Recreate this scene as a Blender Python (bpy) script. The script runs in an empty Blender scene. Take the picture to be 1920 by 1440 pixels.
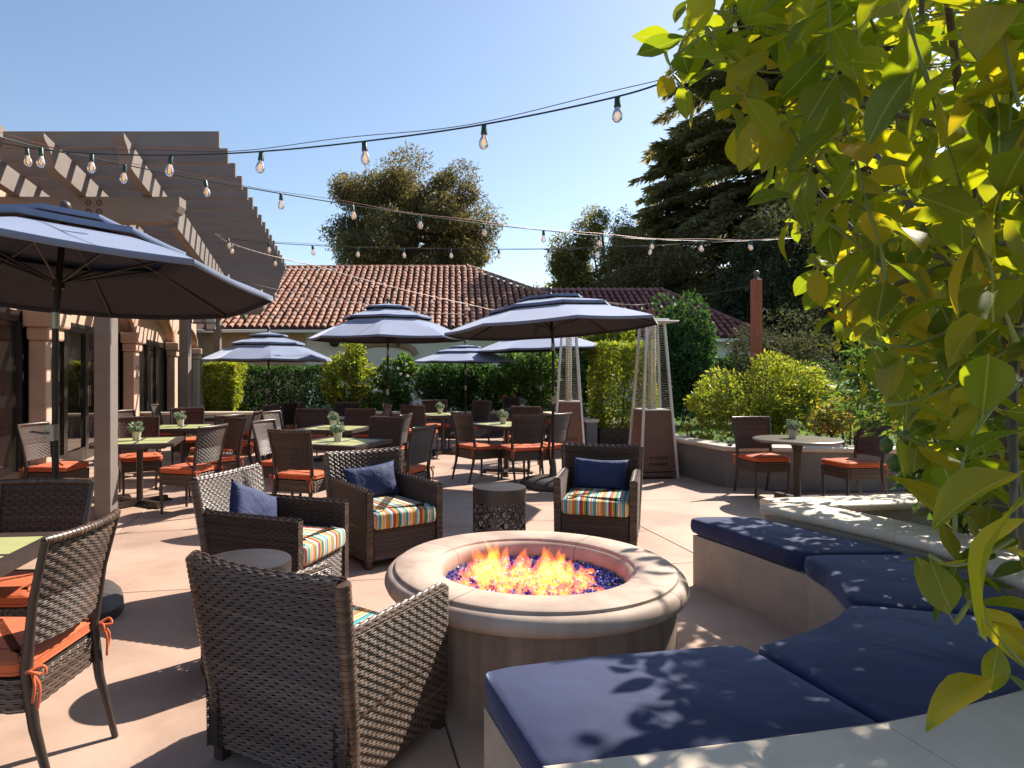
import bpy, bmesh, math, random
import numpy as np
from mathutils import Vector, Matrix
RND = random.Random(11)
rng = np.random.default_rng(11)
scene = bpy.context.scene
col = scene.collection
PI = math.pi

# ------------------------------------------------------------------ camera, sky, sun, exposure
FPX, U0, V0, EYE = 1280.0, 850.0, 695.0, 1.50        # focal length and principal point in photo pixels, eye height
cam_d = bpy.data.cameras.new('camera')
cam_d.sensor_width = 36.0
cam_d.lens = 36.0 * FPX / 1920.0
cam_d.shift_x = (960.0 - U0) / 1920.0
cam_d.shift_y = -(720.0 - V0) / 1920.0
cam_d.clip_start = 0.05
cam_d.clip_end = 3000
cam = bpy.data.objects.new('camera', cam_d)
col.objects.link(cam)
cam.location = (0, 0, EYE)
cam.rotation_euler = (PI / 2, 0, 0)
scene.camera = cam

SUN_EL = math.radians(42)
SUN_AZ = math.atan2(0.74, 0.67)                      # clockwise from +Y
world = bpy.data.worlds.new('World')
scene.world = world
world.use_nodes = True
wn = world.node_tree
wn.nodes.clear()
sky = wn.nodes.new('ShaderNodeTexSky')
sky.sky_type = 'NISHITA'
sky.sun_disc = False
sky.sun_elevation = SUN_EL
sky.sun_rotation = SUN_AZ
sky.altitude = 100
sky.air_density = 1.0
sky.dust_density = 0.8
sky.ozone_density = 1.2
bg = wn.nodes.new('ShaderNodeBackground')
bg.inputs['Strength'].default_value = 0.096
wo = wn.nodes.new('ShaderNodeOutputWorld')
wn.links.new(sky.outputs[0], bg.inputs[0])
wn.links.new(bg.outputs[0], wo.inputs[0])

sun_d = bpy.data.lights.new('sun', 'SUN')
sun_d.energy = 5.0
sun_d.angle = math.radians(0.55)
sun_d.color = (1.0, 0.93, 0.83)
sun = bpy.data.objects.new('sun', sun_d)
col.objects.link(sun)
to_sun = Vector((math.sin(SUN_AZ) * math.cos(SUN_EL), math.cos(SUN_AZ) * math.cos(SUN_EL), math.sin(SUN_EL)))
sun.rotation_euler = to_sun.to_track_quat('Z', 'Y').to_euler()
sun.location = to_sun * 40

scene.view_settings.view_transform = 'Standard'
scene.view_settings.look = 'None'
scene.view_settings.gamma = 1.0
scene.view_settings.use_curve_mapping = False
scene.view_settings.exposure = 0.92
scene.cycles.use_denoising = True
scene.cycles.max_bounces = 8
scene.cycles.transparent_max_bounces = 12
scene.cycles.caustics_reflective = False
scene.cycles.caustics_refractive = False
scene.cycles.sample_clamp_indirect = 6.0


# ------------------------------------------------------------------ helpers: positions read off the photograph
def G(u, v, z=0.0):
    """photo pixel -> point on the horizontal plane at height z"""
    d = (EYE - z) * FPX / (v - V0)
    return Vector(((u - U0) / FPX * d, d, z))


def W(u, v, d):
    """photo pixel at a known distance -> point"""
    return Vector(((u - U0) / FPX * d, d, EYE - (v - V0) / FPX * d))


# ------------------------------------------------------------------ helpers: meshes
class MB:
    def __init__(s):
        s.v = []; s.f = []; s.m = []

    def add(s, vs, fs, mi=0):
        o = len(s.v)
        s.v.extend([(float(p[0]), float(p[1]), float(p[2])) for p in vs])
        s.f.extend([tuple(int(i) + o for i in f) for f in fs])
        s.m.extend([mi] * len(fs))
        return s

    def box(s, c, size, rz=0.0, mat=None, mi=0):
        hx, hy, hz = size[0] / 2, size[1] / 2, size[2] / 2
        vs = []
        m = mat if mat is not None else Matrix.Rotation(rz, 3, 'Z')
        for z in (-hz, hz):
            for x, y in ((-hx, -hy), (hx, -hy), (hx, hy), (-hx, hy)):
                vs.append(m @ Vector((x, y, z)) + Vector(c))
        return s.add(vs, [(3, 2, 1, 0), (4, 5, 6, 7), (0, 1, 5, 4), (1, 2, 6, 5), (2, 3, 7, 6), (3, 0, 4, 7)], mi)

    def bar(s, a, b, w, h, up=(0, 0, 1), mi=0):
        a = Vector(a); b = Vector(b); d = (b - a); L = d.length; d.normalize()
        x = d.cross(Vector(up))
        if x.length < 1e-5: x = d.cross(Vector((0, 1, 0)))
        x.normalize(); z = x.cross(d)
        m = Matrix((x, d, z)).transposed()
        return s.box((a + b) / 2, (w, L, h), mat=m, mi=mi)

    def prism(s, poly, z0, z1, mi=0):
        n = len(poly)
        vs = [(p[0], p[1], z0) for p in poly] + [(p[0], p[1], z1) for p in poly]
        fs = [tuple(reversed(range(n))), tuple(range(n, 2 * n))]
        fs += [(i, (i + 1) % n, n + (i + 1) % n, n + i) for i in range(n)]
        return s.add(vs, fs, mi)

    def tube(s, path, rad, n=8, caps=True, mi=0, closed=False):
        path = [Vector(p) for p in path]
        N = len(path)
        if not hasattr(rad, '__len__'): rad = [rad] * N
        vs = []; prev = None
        for i, p in enumerate(path):
            if closed: t = path[(i + 1) % N] - path[i - 1]
            elif i == 0: t = path[1] - p
            elif i == N - 1: t = p - path[-2]
            else: t = path[i + 1] - path[i - 1]
            if t.length < 1e-9: t = Vector((0, 0, 1))
            t.normalize()
            if prev is None:
                a = Vector((0, 0, 1)) if abs(t.z) < 0.9 else Vector((1, 0, 0))
                x = t.cross(a).normalized()
            else:
                x = prev - t * prev.dot(t)
                if x.length < 1e-6: x = t.cross(Vector((0.3, 0.5, 0.8)))
                x.normalize()
            prev = x; y = t.cross(x)
            for k in range(n):
                q = 2 * PI * k / n
                vs.append(p + (x * math.cos(q) + y * math.sin(q)) * rad[i])
        fs = []
        M = N if closed else N - 1
        for i in range(M):
            j = (i + 1) % N
            for k in range(n):
                l = (k + 1) % n
                fs.append((i * n + k, i * n + l, j * n + l, j * n + k))
        if caps and not closed:
            fs.append(tuple(reversed(range(n)))); fs.append(tuple(range((N - 1) * n, N * n)))
        return s.add(vs, fs, mi)

    def lathe(s, prof, n=32, c=(0, 0, 0), a0=0.0, a1=None, mi=0):
        full = a1 is None
        A = [a0 + 2 * PI * k / n for k in range(n)] if full else [a0 + (a1 - a0) * k / n for k in range(n + 1)]
        m = len(A)
        vs = [(c[0] + r * math.cos(a), c[1] + r * math.sin(a), c[2] + z) for (r, z) in prof for a in A]
        fs = []
        for i in range(len(prof) - 1):
            for k in range(m if full else m - 1):
                l = (k + 1) % m
                fs.append((i * m + k, i * m + l, (i + 1) * m + l, (i + 1) * m + k))
        if full:
            if prof[0][0] > 1e-6: fs.append(tuple(reversed(range(m))))
            if prof[-1][0] > 1e-6: fs.append(tuple(range((len(prof) - 1) * m, len(prof) * m)))
        return s.add(vs, fs, mi)

    def grid(s, P, closeu=False, closev=False, mi=0):
        P = np.asarray(P); nu, nv = P.shape[:2]
        fs = []
        for i in range(nu if closeu else nu - 1):
            for j in range(nv if closev else nv - 1):
                a, b = (i + 1) % nu, (j + 1) % nv
                fs.append((i * nv + j, a * nv + j, a * nv + b, i * nv + b))
        return s.add(P.reshape(-1, 3), fs, mi)

    def ball(s, c, r, n=10, m=6, sq=(1, 1, 1), mi=0):
        prof = [(max(1e-5, math.sin(PI * i / m)) if 0 < i < m else 0.0, -math.cos(PI * i / m)) for i in range(m + 1)]
        vs = []; fs = []
        for (rr, z) in prof:
            for k in range(n):
                q = 2 * PI * k / n
                vs.append((c[0] + r * sq[0] * rr * math.cos(q), c[1] + r * sq[1] * rr * math.sin(q), c[2] + r * sq[2] * z))
        for i in range(m):
            for k in range(n):
                l = (k + 1) % n
                fs.append((i * n + k, i * n + l, (i + 1) * n + l, (i + 1) * n + k))
        return s.add(vs, fs, mi)

    def mesh(s, name, mats, smooth=None, bevel=0.0, seg=2):
        me = bpy.data.meshes.new(name)
        me.from_pydata(s.v, [], s.f)
        if bevel > 0:
            bm = bmesh.new(); bm.from_mesh(me)
            es = [e for e in bm.edges if len(e.link_faces) == 2 and e.calc_face_angle(0) > 0.6]
            bmesh.ops.bevel(bm, geom=es, offset=bevel, segments=seg, affect='EDGES', profile=0.5)
            bm.to_mesh(me); bm.free()
        elif len(set(s.m)) > 1:
            me.polygons.foreach_set('material_index', s.m)
        for mm in (mats if isinstance(mats, (list, tuple)) else [mats]): me.materials.append(mm)
        if smooth:
            me.polygons.foreach_set('use_smooth', [True] * len(me.polygons))
            me.set_sharp_from_angle(angle=math.radians(smooth))
        me.update()
        return me

    def build(s, name, mats, parent=None, smooth=None, bevel=0.0, seg=2, kind=None):
        return link(name, s.mesh(name, mats, smooth, bevel, seg), parent, kind)


def link(name, me, parent=None, kind=None):
    o = bpy.data.objects.new(name, me)
    col.objects.link(o)
    if parent is not None: o.parent = parent
    if kind: o['kind'] = kind
    return o


def tag(o, label, cat=None, group=None):
    o['label'] = label
    if cat: o['category'] = cat
    if group: o['group'] = group
    return o


def thing(name, label, cat, loc=(0, 0, 0), rz=0.0, group=None):
    o = bpy.data.objects.new(name, None)
    col.objects.link(o)
    o.empty_display_size = 0.1
    o.location = loc; o.rotation_euler = (0, 0, rz)
    return tag(o, label, cat, group)


def clone(src, loc, rz, label, group=None, scale=None):
    """copy of a thing with copies of its parts and sub-parts"""
    def rec(o, parent):
        c = o.copy(); col.objects.link(c); c.parent = parent
        for ch in KID.get(o, ()): rec(ch, c)
        return c
    c = rec(src, None)
    c.location = loc; c.rotation_euler = (0, 0, rz); c['label'] = label
    if group: c['group'] = group
    if scale: c.scale = scale
    return c


KID = {}


def remember(root):
    """note the children of a finished thing once, so that copying needs no scene search"""
    for ob in bpy.data.objects:
        if ob.parent is not None:
            lst = KID.setdefault(ob.parent, [])
            if ob not in lst: lst.append(ob)
    return root


def face_rz(fx, fy):
    """rotation that turns a thing whose front is -Y to face (fx, fy)"""
    return math.atan2(fx, -fy)


def np_mesh(name, V, F, mat, parent=None, kind=None, smooth=False, uv=None):
    V = np.ascontiguousarray(V, dtype=np.float32); F = np.ascontiguousarray(F, dtype=np.int32)
    me = bpy.data.meshes.new(name)
    k = F.shape[1]
    me.vertices.add(len(V)); me.vertices.foreach_set('co', V.ravel())
    me.loops.add(F.size); me.loops.foreach_set('vertex_index', F.ravel())
    me.polygons.add(len(F)); me.polygons.foreach_set('loop_start', np.arange(0, F.size, k, dtype=np.int32))
    if smooth: me.polygons.foreach_set('use_smooth', np.ones(len(F), dtype=bool))
    me.update(calc_edges=True)
    if uv is not None:
        l = me.uv_layers.new(name='UVMap')
        l.data.foreach_set('uv', np.ascontiguousarray(uv[F.ravel()], dtype=np.float32).ravel())
    me.validate()
    me.materials.append(mat)
    return link(name, me, parent, kind)


def unit(a):
    return a / np.maximum(np.linalg.norm(a, axis=-1, keepdims=True), 1e-9)


def leaf_quads(P, size, aspect=0.45, droop=0.0, out=None, flat=0.0):
    """a diamond leaf at each point; out biases the leaf's direction"""
    n = len(P)
    d = rng.normal(size=(n, 3))
    if out is not None: d = unit(d) + out
    d[:, 2] -= droop
    d = unit(d)
    q = rng.normal(size=(n, 3)); q[:, 2] += flat * 2
    x = unit(np.cross(d, q))
    L = size * rng.uniform(0.65, 1.25, size=(n, 1))
    w = L * aspect * 0.5
    nrm = np.cross(x, d)
    V = np.stack([P, P + d * L * 0.45 + x * w + nrm * L * 0.06, P + d * L, P + d * L * 0.45 - x * w + nrm * L * 0.06], 1).reshape(-1, 3)
    F = np.arange(n * 4).reshape(n, 4)
    return V, F


def blob_points(c, r, n, k=14, lump=0.42, shell=0.55, zmin=None):
    """points over the surfaces of many small lumps that fill an ellipsoid"""
    c = np.array(c); r = np.array(r)
    a = unit(rng.normal(size=(k, 3))) * rng.uniform(0.35, 1.0, size=(k, 1)) ** 0.6
    cc = a * (1 - lump * 0.75)
    rr = lump * rng.uniform(0.6, 1.15, size=k)
    idx = rng.integers(0, k, size=n)
    d = unit(rng.normal(size=(n, 3)))
    rad = rng.uniform(shell, 1.0, size=(n, 1)) ** 0.6
    P = (cc[idx] + d * rad * rr[idx][:, None]) * r + c
    out = unit((P - c) / r)
    if zmin is not None:
        P[:, 2] = np.maximum(P[:, 2], zmin + rng.uniform(0, 0.1, size=n))
    return P, out


def offset_path(pts, d):
    """parallel polyline, d to the right of travel (mitred)"""
    pts = [Vector((p[0], p[1])) for p in pts]
    out = []
    for i, p in enumerate(pts):
        if i == 0: t0 = t1 = (pts[1] - p).normalized()
        elif i == len(pts) - 1: t0 = t1 = (p - pts[-2]).normalized()
        else: t0 = (p - pts[i - 1]).normalized(); t1 = (pts[i + 1] - p).normalized()
        n0 = Vector((t0.y, -t0.x)); n1 = Vector((t1.y, -t1.x))
        m = (n0 + n1).normalized()
        out.append(p + m * (d / max(0.35, m.dot(n0))))
    return out


def resample(pts, step):
    pts = [Vector(p) for p in pts]
    out = [pts[0]]
    for a, b in zip(pts, pts[1:]):
        n = max(1, round((b - a).length / step))
        out += [a.lerp(b, (k + 1) / n) for k in range(n)]
    return out


def smooth_path(pts, n=6):
    """Catmull-Rom through the points"""
    pts = [Vector(p) for p in pts]
    ext = [pts[0] * 2 - pts[1]] + pts + [pts[-1] * 2 - pts[-2]]
    out = []
    for i in range(1, len(ext) - 2):
        a, b, c, d = ext[i - 1:i + 3]
        for k in range(n):
            t = k / n
            out.append(0.5 * ((2 * b) + (c - a) * t + (2 * a - 5 * b + 4 * c - d) * t * t + (3 * b - a - 3 * c + d) * t ** 3))
    out.append(pts[-1])
    return out


def sweep(mb, path, prof, closed_prof=True):
    """profile of (offset to the right of travel, z) swept along a 2-D path"""
    offs = {}
    rows = []
    for (o, z) in prof:
        key = round(o, 5)
        if key not in offs: offs[key] = offset_path(path, o)
        rows.append([(p.x, p.y, z) for p in offs[key]])
    P = np.array(rows).transpose(1, 0, 2)
    n, m = P.shape[:2]
    fs = []
    for i in range(n - 1):
        for j in range(m):
            k = (j + 1) % m
            fs.append((i * m + j, i * m + k, (i + 1) * m + k, (i + 1) * m + j))
    fs.append(tuple(range(m))); fs.append(tuple(reversed(range((n - 1) * m, n * m))))
    mb.add(P.reshape(-1, 3), fs)
    return mb


def cushion_mesh(mb, outline, z0, z1, r=0.03, dome=0.012, inner=0.12, mi=0):
    """soft cushion over a closed outline (counter-clockwise)"""
    cl = [Vector((p[0], p[1])) for p in outline]
    n = len(cl)

    def inset(d):
        out = []
        for i in range(n):
            a, b, c = cl[i - 1], cl[i], cl[(i + 1) % n]
            t0 = (b - a).normalized(); t1 = (c - b).normalized()
            n0 = Vector((-t0.y, t0.x)); n1 = Vector((-t1.y, t1.x))
            m = n0 + n1
            m = m.normalized() if m.length > 1e-6 else n0
            out.append(b + m * (d / max(0.5, m.dot(n0))))
        return out
    rings = [(r, z0), (0.3 * r, z0 + 0.3 * r), (0.0, z0 + r), (-0.002, (z0 + z1) / 2), (0.0, z1 - r), (0.1 * r, z1 - 0.55 * r),
             (0.32 * r, z1 - 0.25 * r), (0.9 * r, z1)] + ([(inner, z1 + dome)] if dome else [])
    vs = []
    for d, z in rings:
        vs += [(p.x, p.y, z) for p in inset(d)]
    fs = [tuple(reversed(range(n)))]
    for i in range(len(rings) - 1):
        for k in range(n):
            l = (k + 1) % n
            fs.append((i * n + k, i * n + l, (i + 1) * n + l, (i + 1) * n + k))
    fs.append(tuple(range((len(rings) - 1) * n, len(rings) * n)))
    return mb.add(vs, fs, mi)


def round_rect(hx, hy, r, n=4, cx=0.0, cy=0.0):
    out = []
    for (sx, sy, a) in ((1, -1, -PI / 2), (1, 1, 0), (-1, 1, PI / 2), (-1, -1, PI)):
        for k in range(n + 1):
            q = a + PI / 2 * k / n
            out.append((cx + sx * (hx - r) + r * math.cos(q), cy + sy * (hy - r) + r * math.sin(q)))
    return out


def weave(mb, S, nu, nv, amp=0.004, fat=0.0035, pair=2, sub=3, closed=False):
    """woven strands: every row runs over and under the stakes of a surface S(s, t) -> points"""
    M = nu * sub + (0 if closed else 1)
    s = np.arange(M) / (nu * sub)
    e = 1e-3

    def nrm(ss, tt):
        a = S(ss + e, tt) - S(ss - e, tt); b = S(ss, tt + e) - S(ss, tt - e)
        return unit(np.cross(a, b))
    for j in range(nv):
        off = amp * np.sin(PI * s * nu + PI * j + 0.25 * math.sin(j * 3.1))
        for p in range(pair):
            t0 = (j + 0.01 + p * 0.97 / pair) / nv; t1 = (j + 0.01 + (p + 0.95) * 0.97 / pair) / nv
            tm = (t0 + t1) / 2
            c = S(s, np.full(M, tm)); N = nrm(s, np.full(M, tm))
            a = S(s, np.full(M, t0)) + N * off[:, None]; b = S(s, np.full(M, t1)) + N * off[:, None]
            f = c + N * (off + fat)[:, None]; g = c + N * (off - fat)[:, None]
            P = np.stack([a, f, b, g], 1)
            mb.grid(P, closeu=closed, closev=True)
# ------------------------------------------------------------------ materials (all procedural)
def newmat(name):
    m = bpy.data.materials.new(name)
    m.use_nodes = True
    nt = m.node_tree
    for n in list(nt.nodes): nt.nodes.remove(n)
    out = nt.nodes.new('ShaderNodeOutputMaterial')
    return m, nt, out


def rgba(c): return (c[0], c[1], c[2], 1.0)


def ramp(nt, stops, interp='LINEAR'):
    r = nt.nodes.new('ShaderNodeValToRGB')
    cr = r.color_ramp; cr.interpolation = interp
    while len(cr.elements) > 1: cr.elements.remove(cr.elements[-1])
    cr.elements[0].position = stops[0][0]; cr.elements[0].color = rgba(stops[0][1])
    for p, c in stops[1:]:
        e = cr.elements.new(p); e.color = rgba(c)
    return r


def noise(nt, coord, scale, detail=4, rough=0.55, dist=0.0):
    n = nt.nodes.new('ShaderNodeTexNoise')
    n.inputs['Scale'].default_value = scale; n.inputs['Detail'].default_value = detail
    n.inputs['Roughness'].default_value = rough; n.inputs['Distortion'].default_value = dist
    nt.links.new(coord, n.inputs['Vector'])
    return n


def pmat(name, c1, c2=None, rough=0.6, nscale=6.0, bump=0.0, bscale=80.0, metal=0.0, sheen=0.0, sheen_tint=None, coat=0.0,
         c3=None, n2scale=None, spec=0.5, rvar=0.0, sag=None, dist=0.002, coords='Object', streak=None):
    """Principled material: two or three colours mixed by noise, fine relief by a second noise"""
    m, nt, out = newmat(name)
    L = nt.links.new
    b = nt.nodes.new('ShaderNodeBsdfPrincipled')
    L(b.outputs[0], out.inputs[0])
    tc = nt.nodes.new('ShaderNodeTexCoord')
    co = tc.outputs[coords]
    b.inputs['Roughness'].default_value = rough
    b.inputs['Metallic'].default_value = metal
    b.inputs['Specular IOR Level'].default_value = spec
    b.inputs['Sheen Weight'].default_value = sheen
    b.inputs['Sheen Roughness'].default_value = 0.4
    if sheen_tint: b.inputs['Sheen Tint'].default_value = rgba(sheen_tint)
    b.inputs['Coat Weight'].default_value = coat
    if c2 is None: b.inputs['Base Color'].default_value = rgba(c1)
    else:
        n = noise(nt, co, nscale, 5, 0.6, 0.3)
        st = [(0.36, c1), (0.64, c2)]
        r = ramp(nt, st)
        L(n.outputs[0], r.inputs[0])
        last = r.outputs[0]
        if c3 is not None:
            n2 = noise(nt, co, n2scale or nscale * 0.23, 6, 0.65, 0.6)
            r2 = ramp(nt, [(0.5, (0, 0, 0)), (0.68, (1, 1, 1))])
            L(n2.outputs[0], r2.inputs[0])
            mx = nt.nodes.new('ShaderNodeMix'); mx.data_type = 'RGBA'
            L(r2.outputs[0], mx.inputs[0]); L(last, mx.inputs[6]); mx.inputs[7].default_value = rgba(c3)
            last = mx.outputs[2]
        if streak:
            mp = nt.nodes.new('ShaderNodeMapping'); mp.inputs['Scale'].default_value = (streak[0], streak[0], streak[1])
            L(co, mp.inputs[0])
            n3 = noise(nt, mp.outputs[0], 1.0, 4, 0.6)
            r3 = ramp(nt, [(0.45, (1, 1, 1)), (0.7, streak[2])])
            L(n3.outputs[0], r3.inputs[0])
            mm = nt.nodes.new('ShaderNodeMix'); mm.data_type = 'RGBA'; mm.blend_type = 'MULTIPLY'; mm.inputs[0].default_value = 1.0
            L(last, mm.inputs[6]); L(r3.outputs[0], mm.inputs[7]); last = mm.outputs[2]
        L(last, b.inputs['Base Color'])
        if rvar:
            mr = nt.nodes.new('ShaderNodeMapRange')
            mr.inputs['To Min'].default_value = rough - rvar; mr.inputs['To Max'].default_value = rough + rvar
            L(n.outputs[0], mr.inputs[0]); L(mr.outputs[0], b.inputs['Roughness'])
    if bump:
        nb = noise(nt, co, bscale, 6, 0.65)
        bp = nt.nodes.new('ShaderNodeBump'); bp.inputs['Strength'].default_value = bump; bp.inputs['Distance'].default_value = dist
        L(nb.outputs[0], bp.inputs['Height']); L(bp.outputs[0], b.inputs['Normal'])
        if sag:
            ns = noise(nt, co, sag[0], 3, 0.5, 0.4)
            bs = nt.nodes.new('ShaderNodeBump'); bs.inputs['Strength'].default_value = 1.0; bs.inputs['Distance'].default_value = sag[1]
            L(ns.outputs[0], bs.inputs['Height']); L(bs.outputs[0], bp.inputs['Normal'])
    return m


def island_mat(name, stops, rough=0.5, metal=0.0, coat=0.0, bump=0.0, bscale=60, noise_amt=0.0, objrand=True):
    """colour picked at random for each loose piece (and each object)"""
    m, nt, out = newmat(name)
    L = nt.links.new
    b = nt.nodes.new('ShaderNodeBsdfPrincipled'); L(b.outputs[0], out.inputs[0])
    b.inputs['Roughness'].default_value = rough; b.inputs['Metallic'].default_value = metal; b.inputs['Coat Weight'].default_value = coat
    g = nt.nodes.new('ShaderNodeNewGeometry'); oi = nt.nodes.new('ShaderNodeObjectInfo')
    a = nt.nodes.new('ShaderNodeMath'); a.operation = 'ADD'
    L(g.outputs['Random Per Island'], a.inputs[0])
    if objrand: L(oi.outputs['Random'], a.inputs[1])
    else: a.inputs[1].default_value = 0.0
    f = nt.nodes.new('ShaderNodeMath'); f.operation = 'FRACT'; L(a.outputs[0], f.inputs[0])
    r = ramp(nt, stops); L(f.outputs[0], r.inputs[0])
    last = r.outputs[0]
    tc = nt.nodes.new('ShaderNodeTexCoord')
    if noise_amt:
        n = noise(nt, tc.outputs['Object'], 9, 5)
        rr = ramp(nt, [(0.35, (1 - noise_amt,) * 3), (0.65, (1, 1, 1))]); L(n.outputs[0], rr.inputs[0])
        mm = nt.nodes.new('ShaderNodeMix'); mm.data_type = 'RGBA'; mm.blend_type = 'MULTIPLY'; mm.inputs[0].default_value = 1.0
        L(last, mm.inputs[6]); L(rr.outputs[0], mm.inputs[7]); last = mm.outputs[2]
    L(last, b.inputs['Base Color'])
    if bump:
        nb = noise(nt, tc.outputs['Object'], bscale, 5)
        bp = nt.nodes.new('ShaderNodeBump'); bp.inputs['Strength'].default_value = bump; bp.inputs['Distance'].default_value = 0.002
        L(nb.outputs[0], bp.inputs['Height']); L(bp.outputs[0], b.inputs['Normal'])
    return m


def leaf_mat(name, stops, trans, tmix=0.45, rough=0.4, gloss=0.12, veins=False):
    """thin leaf: diffuse face, light coming through, a little gloss"""
    m, nt, out = newmat(name)
    L = nt.links.new
    g = nt.nodes.new('ShaderNodeNewGeometry'); oi = nt.nodes.new('ShaderNodeObjectInfo')
    a = nt.nodes.new('ShaderNodeMath'); a.operation = 'ADD'
    L(g.outputs['Random Per Island'], a.inputs[0]); L(oi.outputs['Random'], a.inputs[1])
    f = nt.nodes.new('ShaderNodeMath'); f.operation = 'FRACT'; L(a.outputs[0], f.inputs[0])
    r = ramp(nt, stops); L(f.outputs[0], r.inputs[0])
    rt = ramp(nt, trans); L(f.outputs[0], rt.inputs[0])
    c1, c2 = r.outputs[0], rt.outputs[0]
    normal = None
    if veins:
        uv = nt.nodes.new('ShaderNodeUVMap')
        sp = nt.nodes.new('ShaderNodeSeparateXYZ'); L(uv.outputs[0], sp.inputs[0])

        def mth(op, x, y=None, z=None):
            n = nt.nodes.new('ShaderNodeMath'); n.operation = op
            for k, q in enumerate((x, y, z)):
                if q is None: continue
                if isinstance(q, (int, float)): n.inputs[k].default_value = q
                else: L(q, n.inputs[k])
            return n.outputs[0]
        side = mth('ABSOLUTE', mth('SUBTRACT', sp.outputs[1], 0.5))
        ph = mth('MULTIPLY', mth('SUBTRACT', sp.outputs[0], mth('MULTIPLY', side, 0.55)), 9.0)
        tri = mth('ABSOLUTE', mth('SUBTRACT', mth('FRACT', ph), 0.5))
        v1 = mth('LESS_THAN', tri, 0.055)
        v2 = mth('LESS_THAN', side, 0.022)
        vein = mth('MAXIMUM', mth('MULTIPLY', v1, 0.16), v2)
        for which in (0, 1):
            mx = nt.nodes.new('ShaderNodeMix'); mx.data_type = 'RGBA'
            L(vein, mx.inputs[0]); L((c1, c2)[which], mx.inputs[6])
            mx.inputs[7].default_value = rgba((0.30, 0.36, 0.08)) if which == 0 else rgba((0.42, 0.46, 0.08))
            if which == 0: c1 = mx.outputs[2]
            else: c2 = mx.outputs[2]
        hb = mth('ADD', mth('MULTIPLY', tri, 1.0), mth('MINIMUM', mth('MULTIPLY', side, 3.0), 0.3))
        bp = nt.nodes.new('ShaderNodeBump'); bp.inputs['Strength'].default_value = 0.25; bp.inputs['Distance'].default_value = 0.002
        L(hb, bp.inputs['Height']); normal = bp.outputs[0]
    df = nt.nodes.new('ShaderNodeBsdfDiffuse'); tr = nt.nodes.new('ShaderNodeBsdfTranslucent'); gl = nt.nodes.new('ShaderNodeBsdfGlossy')
    gl.inputs['Roughness'].default_value = rough; gl.inputs['Color'].default_value = (1, 1, 1, 1)
    L(c1, df.inputs[0]); L(c2, tr.inputs[0])
    if normal:
        L(normal, df.inputs['Normal']); L(normal, gl.inputs['Normal'])
    m1 = nt.nodes.new('ShaderNodeMixShader'); m1.inputs[0].default_value = tmix
    L(df.outputs[0], m1.inputs[1]); L(tr.outputs[0], m1.inputs[2])
    m2 = nt.nodes.new('ShaderNodeMixShader'); m2.inputs[0].default_value = gloss * 0.45
    L(m1.outputs[0], m2.inputs[1]); L(gl.outputs[0], m2.inputs[2])
    L(m2.outputs[0], out.inputs[0])
    return m


def emit_volume(name, color, strength):
    m, nt, out = newmat(name)
    e = nt.nodes.new('ShaderNodeEmission'); e.inputs[0].default_value = rgba(color); e.inputs[1].default_value = strength
    nt.links.new(e.outputs[0], out.inputs['Volume'])
    return m


M = {}
M['patio'] = pmat('patio_concrete', (0.52, 0.355, 0.265), (0.43, 0.285, 0.21), 0.62, 1.7, 0.25, 110, c3=(0.37, 0.25, 0.19), n2scale=0.8, rvar=0.1, dist=0.0015, streak=(1.3, 1.0, (0.84, 0.81, 0.78)))
M['joint'] = pmat('joint_filler', (0.12, 0.085, 0.065), rough=0.9)
M['grass_ground'] = pmat('lawn_grass', (0.05, 0.10, 0.02), (0.09, 0.16, 0.03), 0.9, 22, 0.8, 160, c3=(0.035, 0.07, 0.015), n2scale=1.5, dist=0.02)
M['soil'] = pmat('planter_soil', (0.09, 0.06, 0.04), (0.05, 0.035, 0.025), 0.95, 14, 1.0, 60, dist=0.02)
M['stucco_tan'] = pmat('bench_stucco', (0.40, 0.345, 0.28), (0.34, 0.29, 0.235), 0.85, 5, 0.9, 55, dist=0.006)
M['stucco_grey'] = pmat('grey_stucco', (0.19, 0.175, 0.165), (0.155, 0.145, 0.14), 0.85, 2.5, 0.7, 70, c3=(0.23, 0.21, 0.195), n2scale=1.1, dist=0.003)
M['cap'] = pmat('cream_cap_stone', (0.68, 0.575, 0.45), (0.60, 0.495, 0.38), 0.6, 4, 0.25, 140, c3=(0.52, 0.42, 0.32), n2scale=1.3, dist=0.001)
M['pit_rim'] = pmat('pit_cast_stone', (0.52, 0.385, 0.30), (0.46, 0.335, 0.26), 0.7, 5, 0.5, 160, c3=(0.38, 0.27, 0.21), n2scale=2.6, dist=0.0015, streak=(5, 5, (0.82, 0.79, 0.76)))
M['pit_drum'] = pmat('pit_drum_stucco', (0.33, 0.235, 0.175), (0.26, 0.185, 0.14), 0.8, 5, 0.4, 90, streak=(14, 0.7, (0.62, 0.6, 0.58)), dist=0.002)
M['pit_pan'] = pmat('burner_pan', (0.03, 0.028, 0.03), rough=0.5, metal=0.6)
M['glass_pebble'] = island_mat('blue_fire_glass', [(0, (0.01, 0.012, 0.16)), (0.45, (0.02, 0.03, 0.34)), (0.7, (0.06, 0.07, 0.5)), (0.87, (0.25, 0.2, 0.55)), (1, (0.6, 0.6, 0.8))], 0.08, 0.0, 1.0)
M['flame_out'] = emit_volume('flame_orange', (1.0, 0.17, 0.010), 17)
M['flame_in'] = emit_volume('flame_yellow', (1.0, 0.34, 0.035), 19)
M['wicker'] = island_mat('brown_wicker', [(0, (0.060, 0.033, 0.021)), (0.5, (0.092, 0.054, 0.037)), (1, (0.140, 0.090, 0.064))], 0.36, coat=0.1, bump=0.25, bscale=300)
M['dark_filler'] = pmat('dark_filler', (0.022, 0.015, 0.012), rough=0.8)  # near-black filler, added inside the wicker to keep its gaps dark
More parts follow.
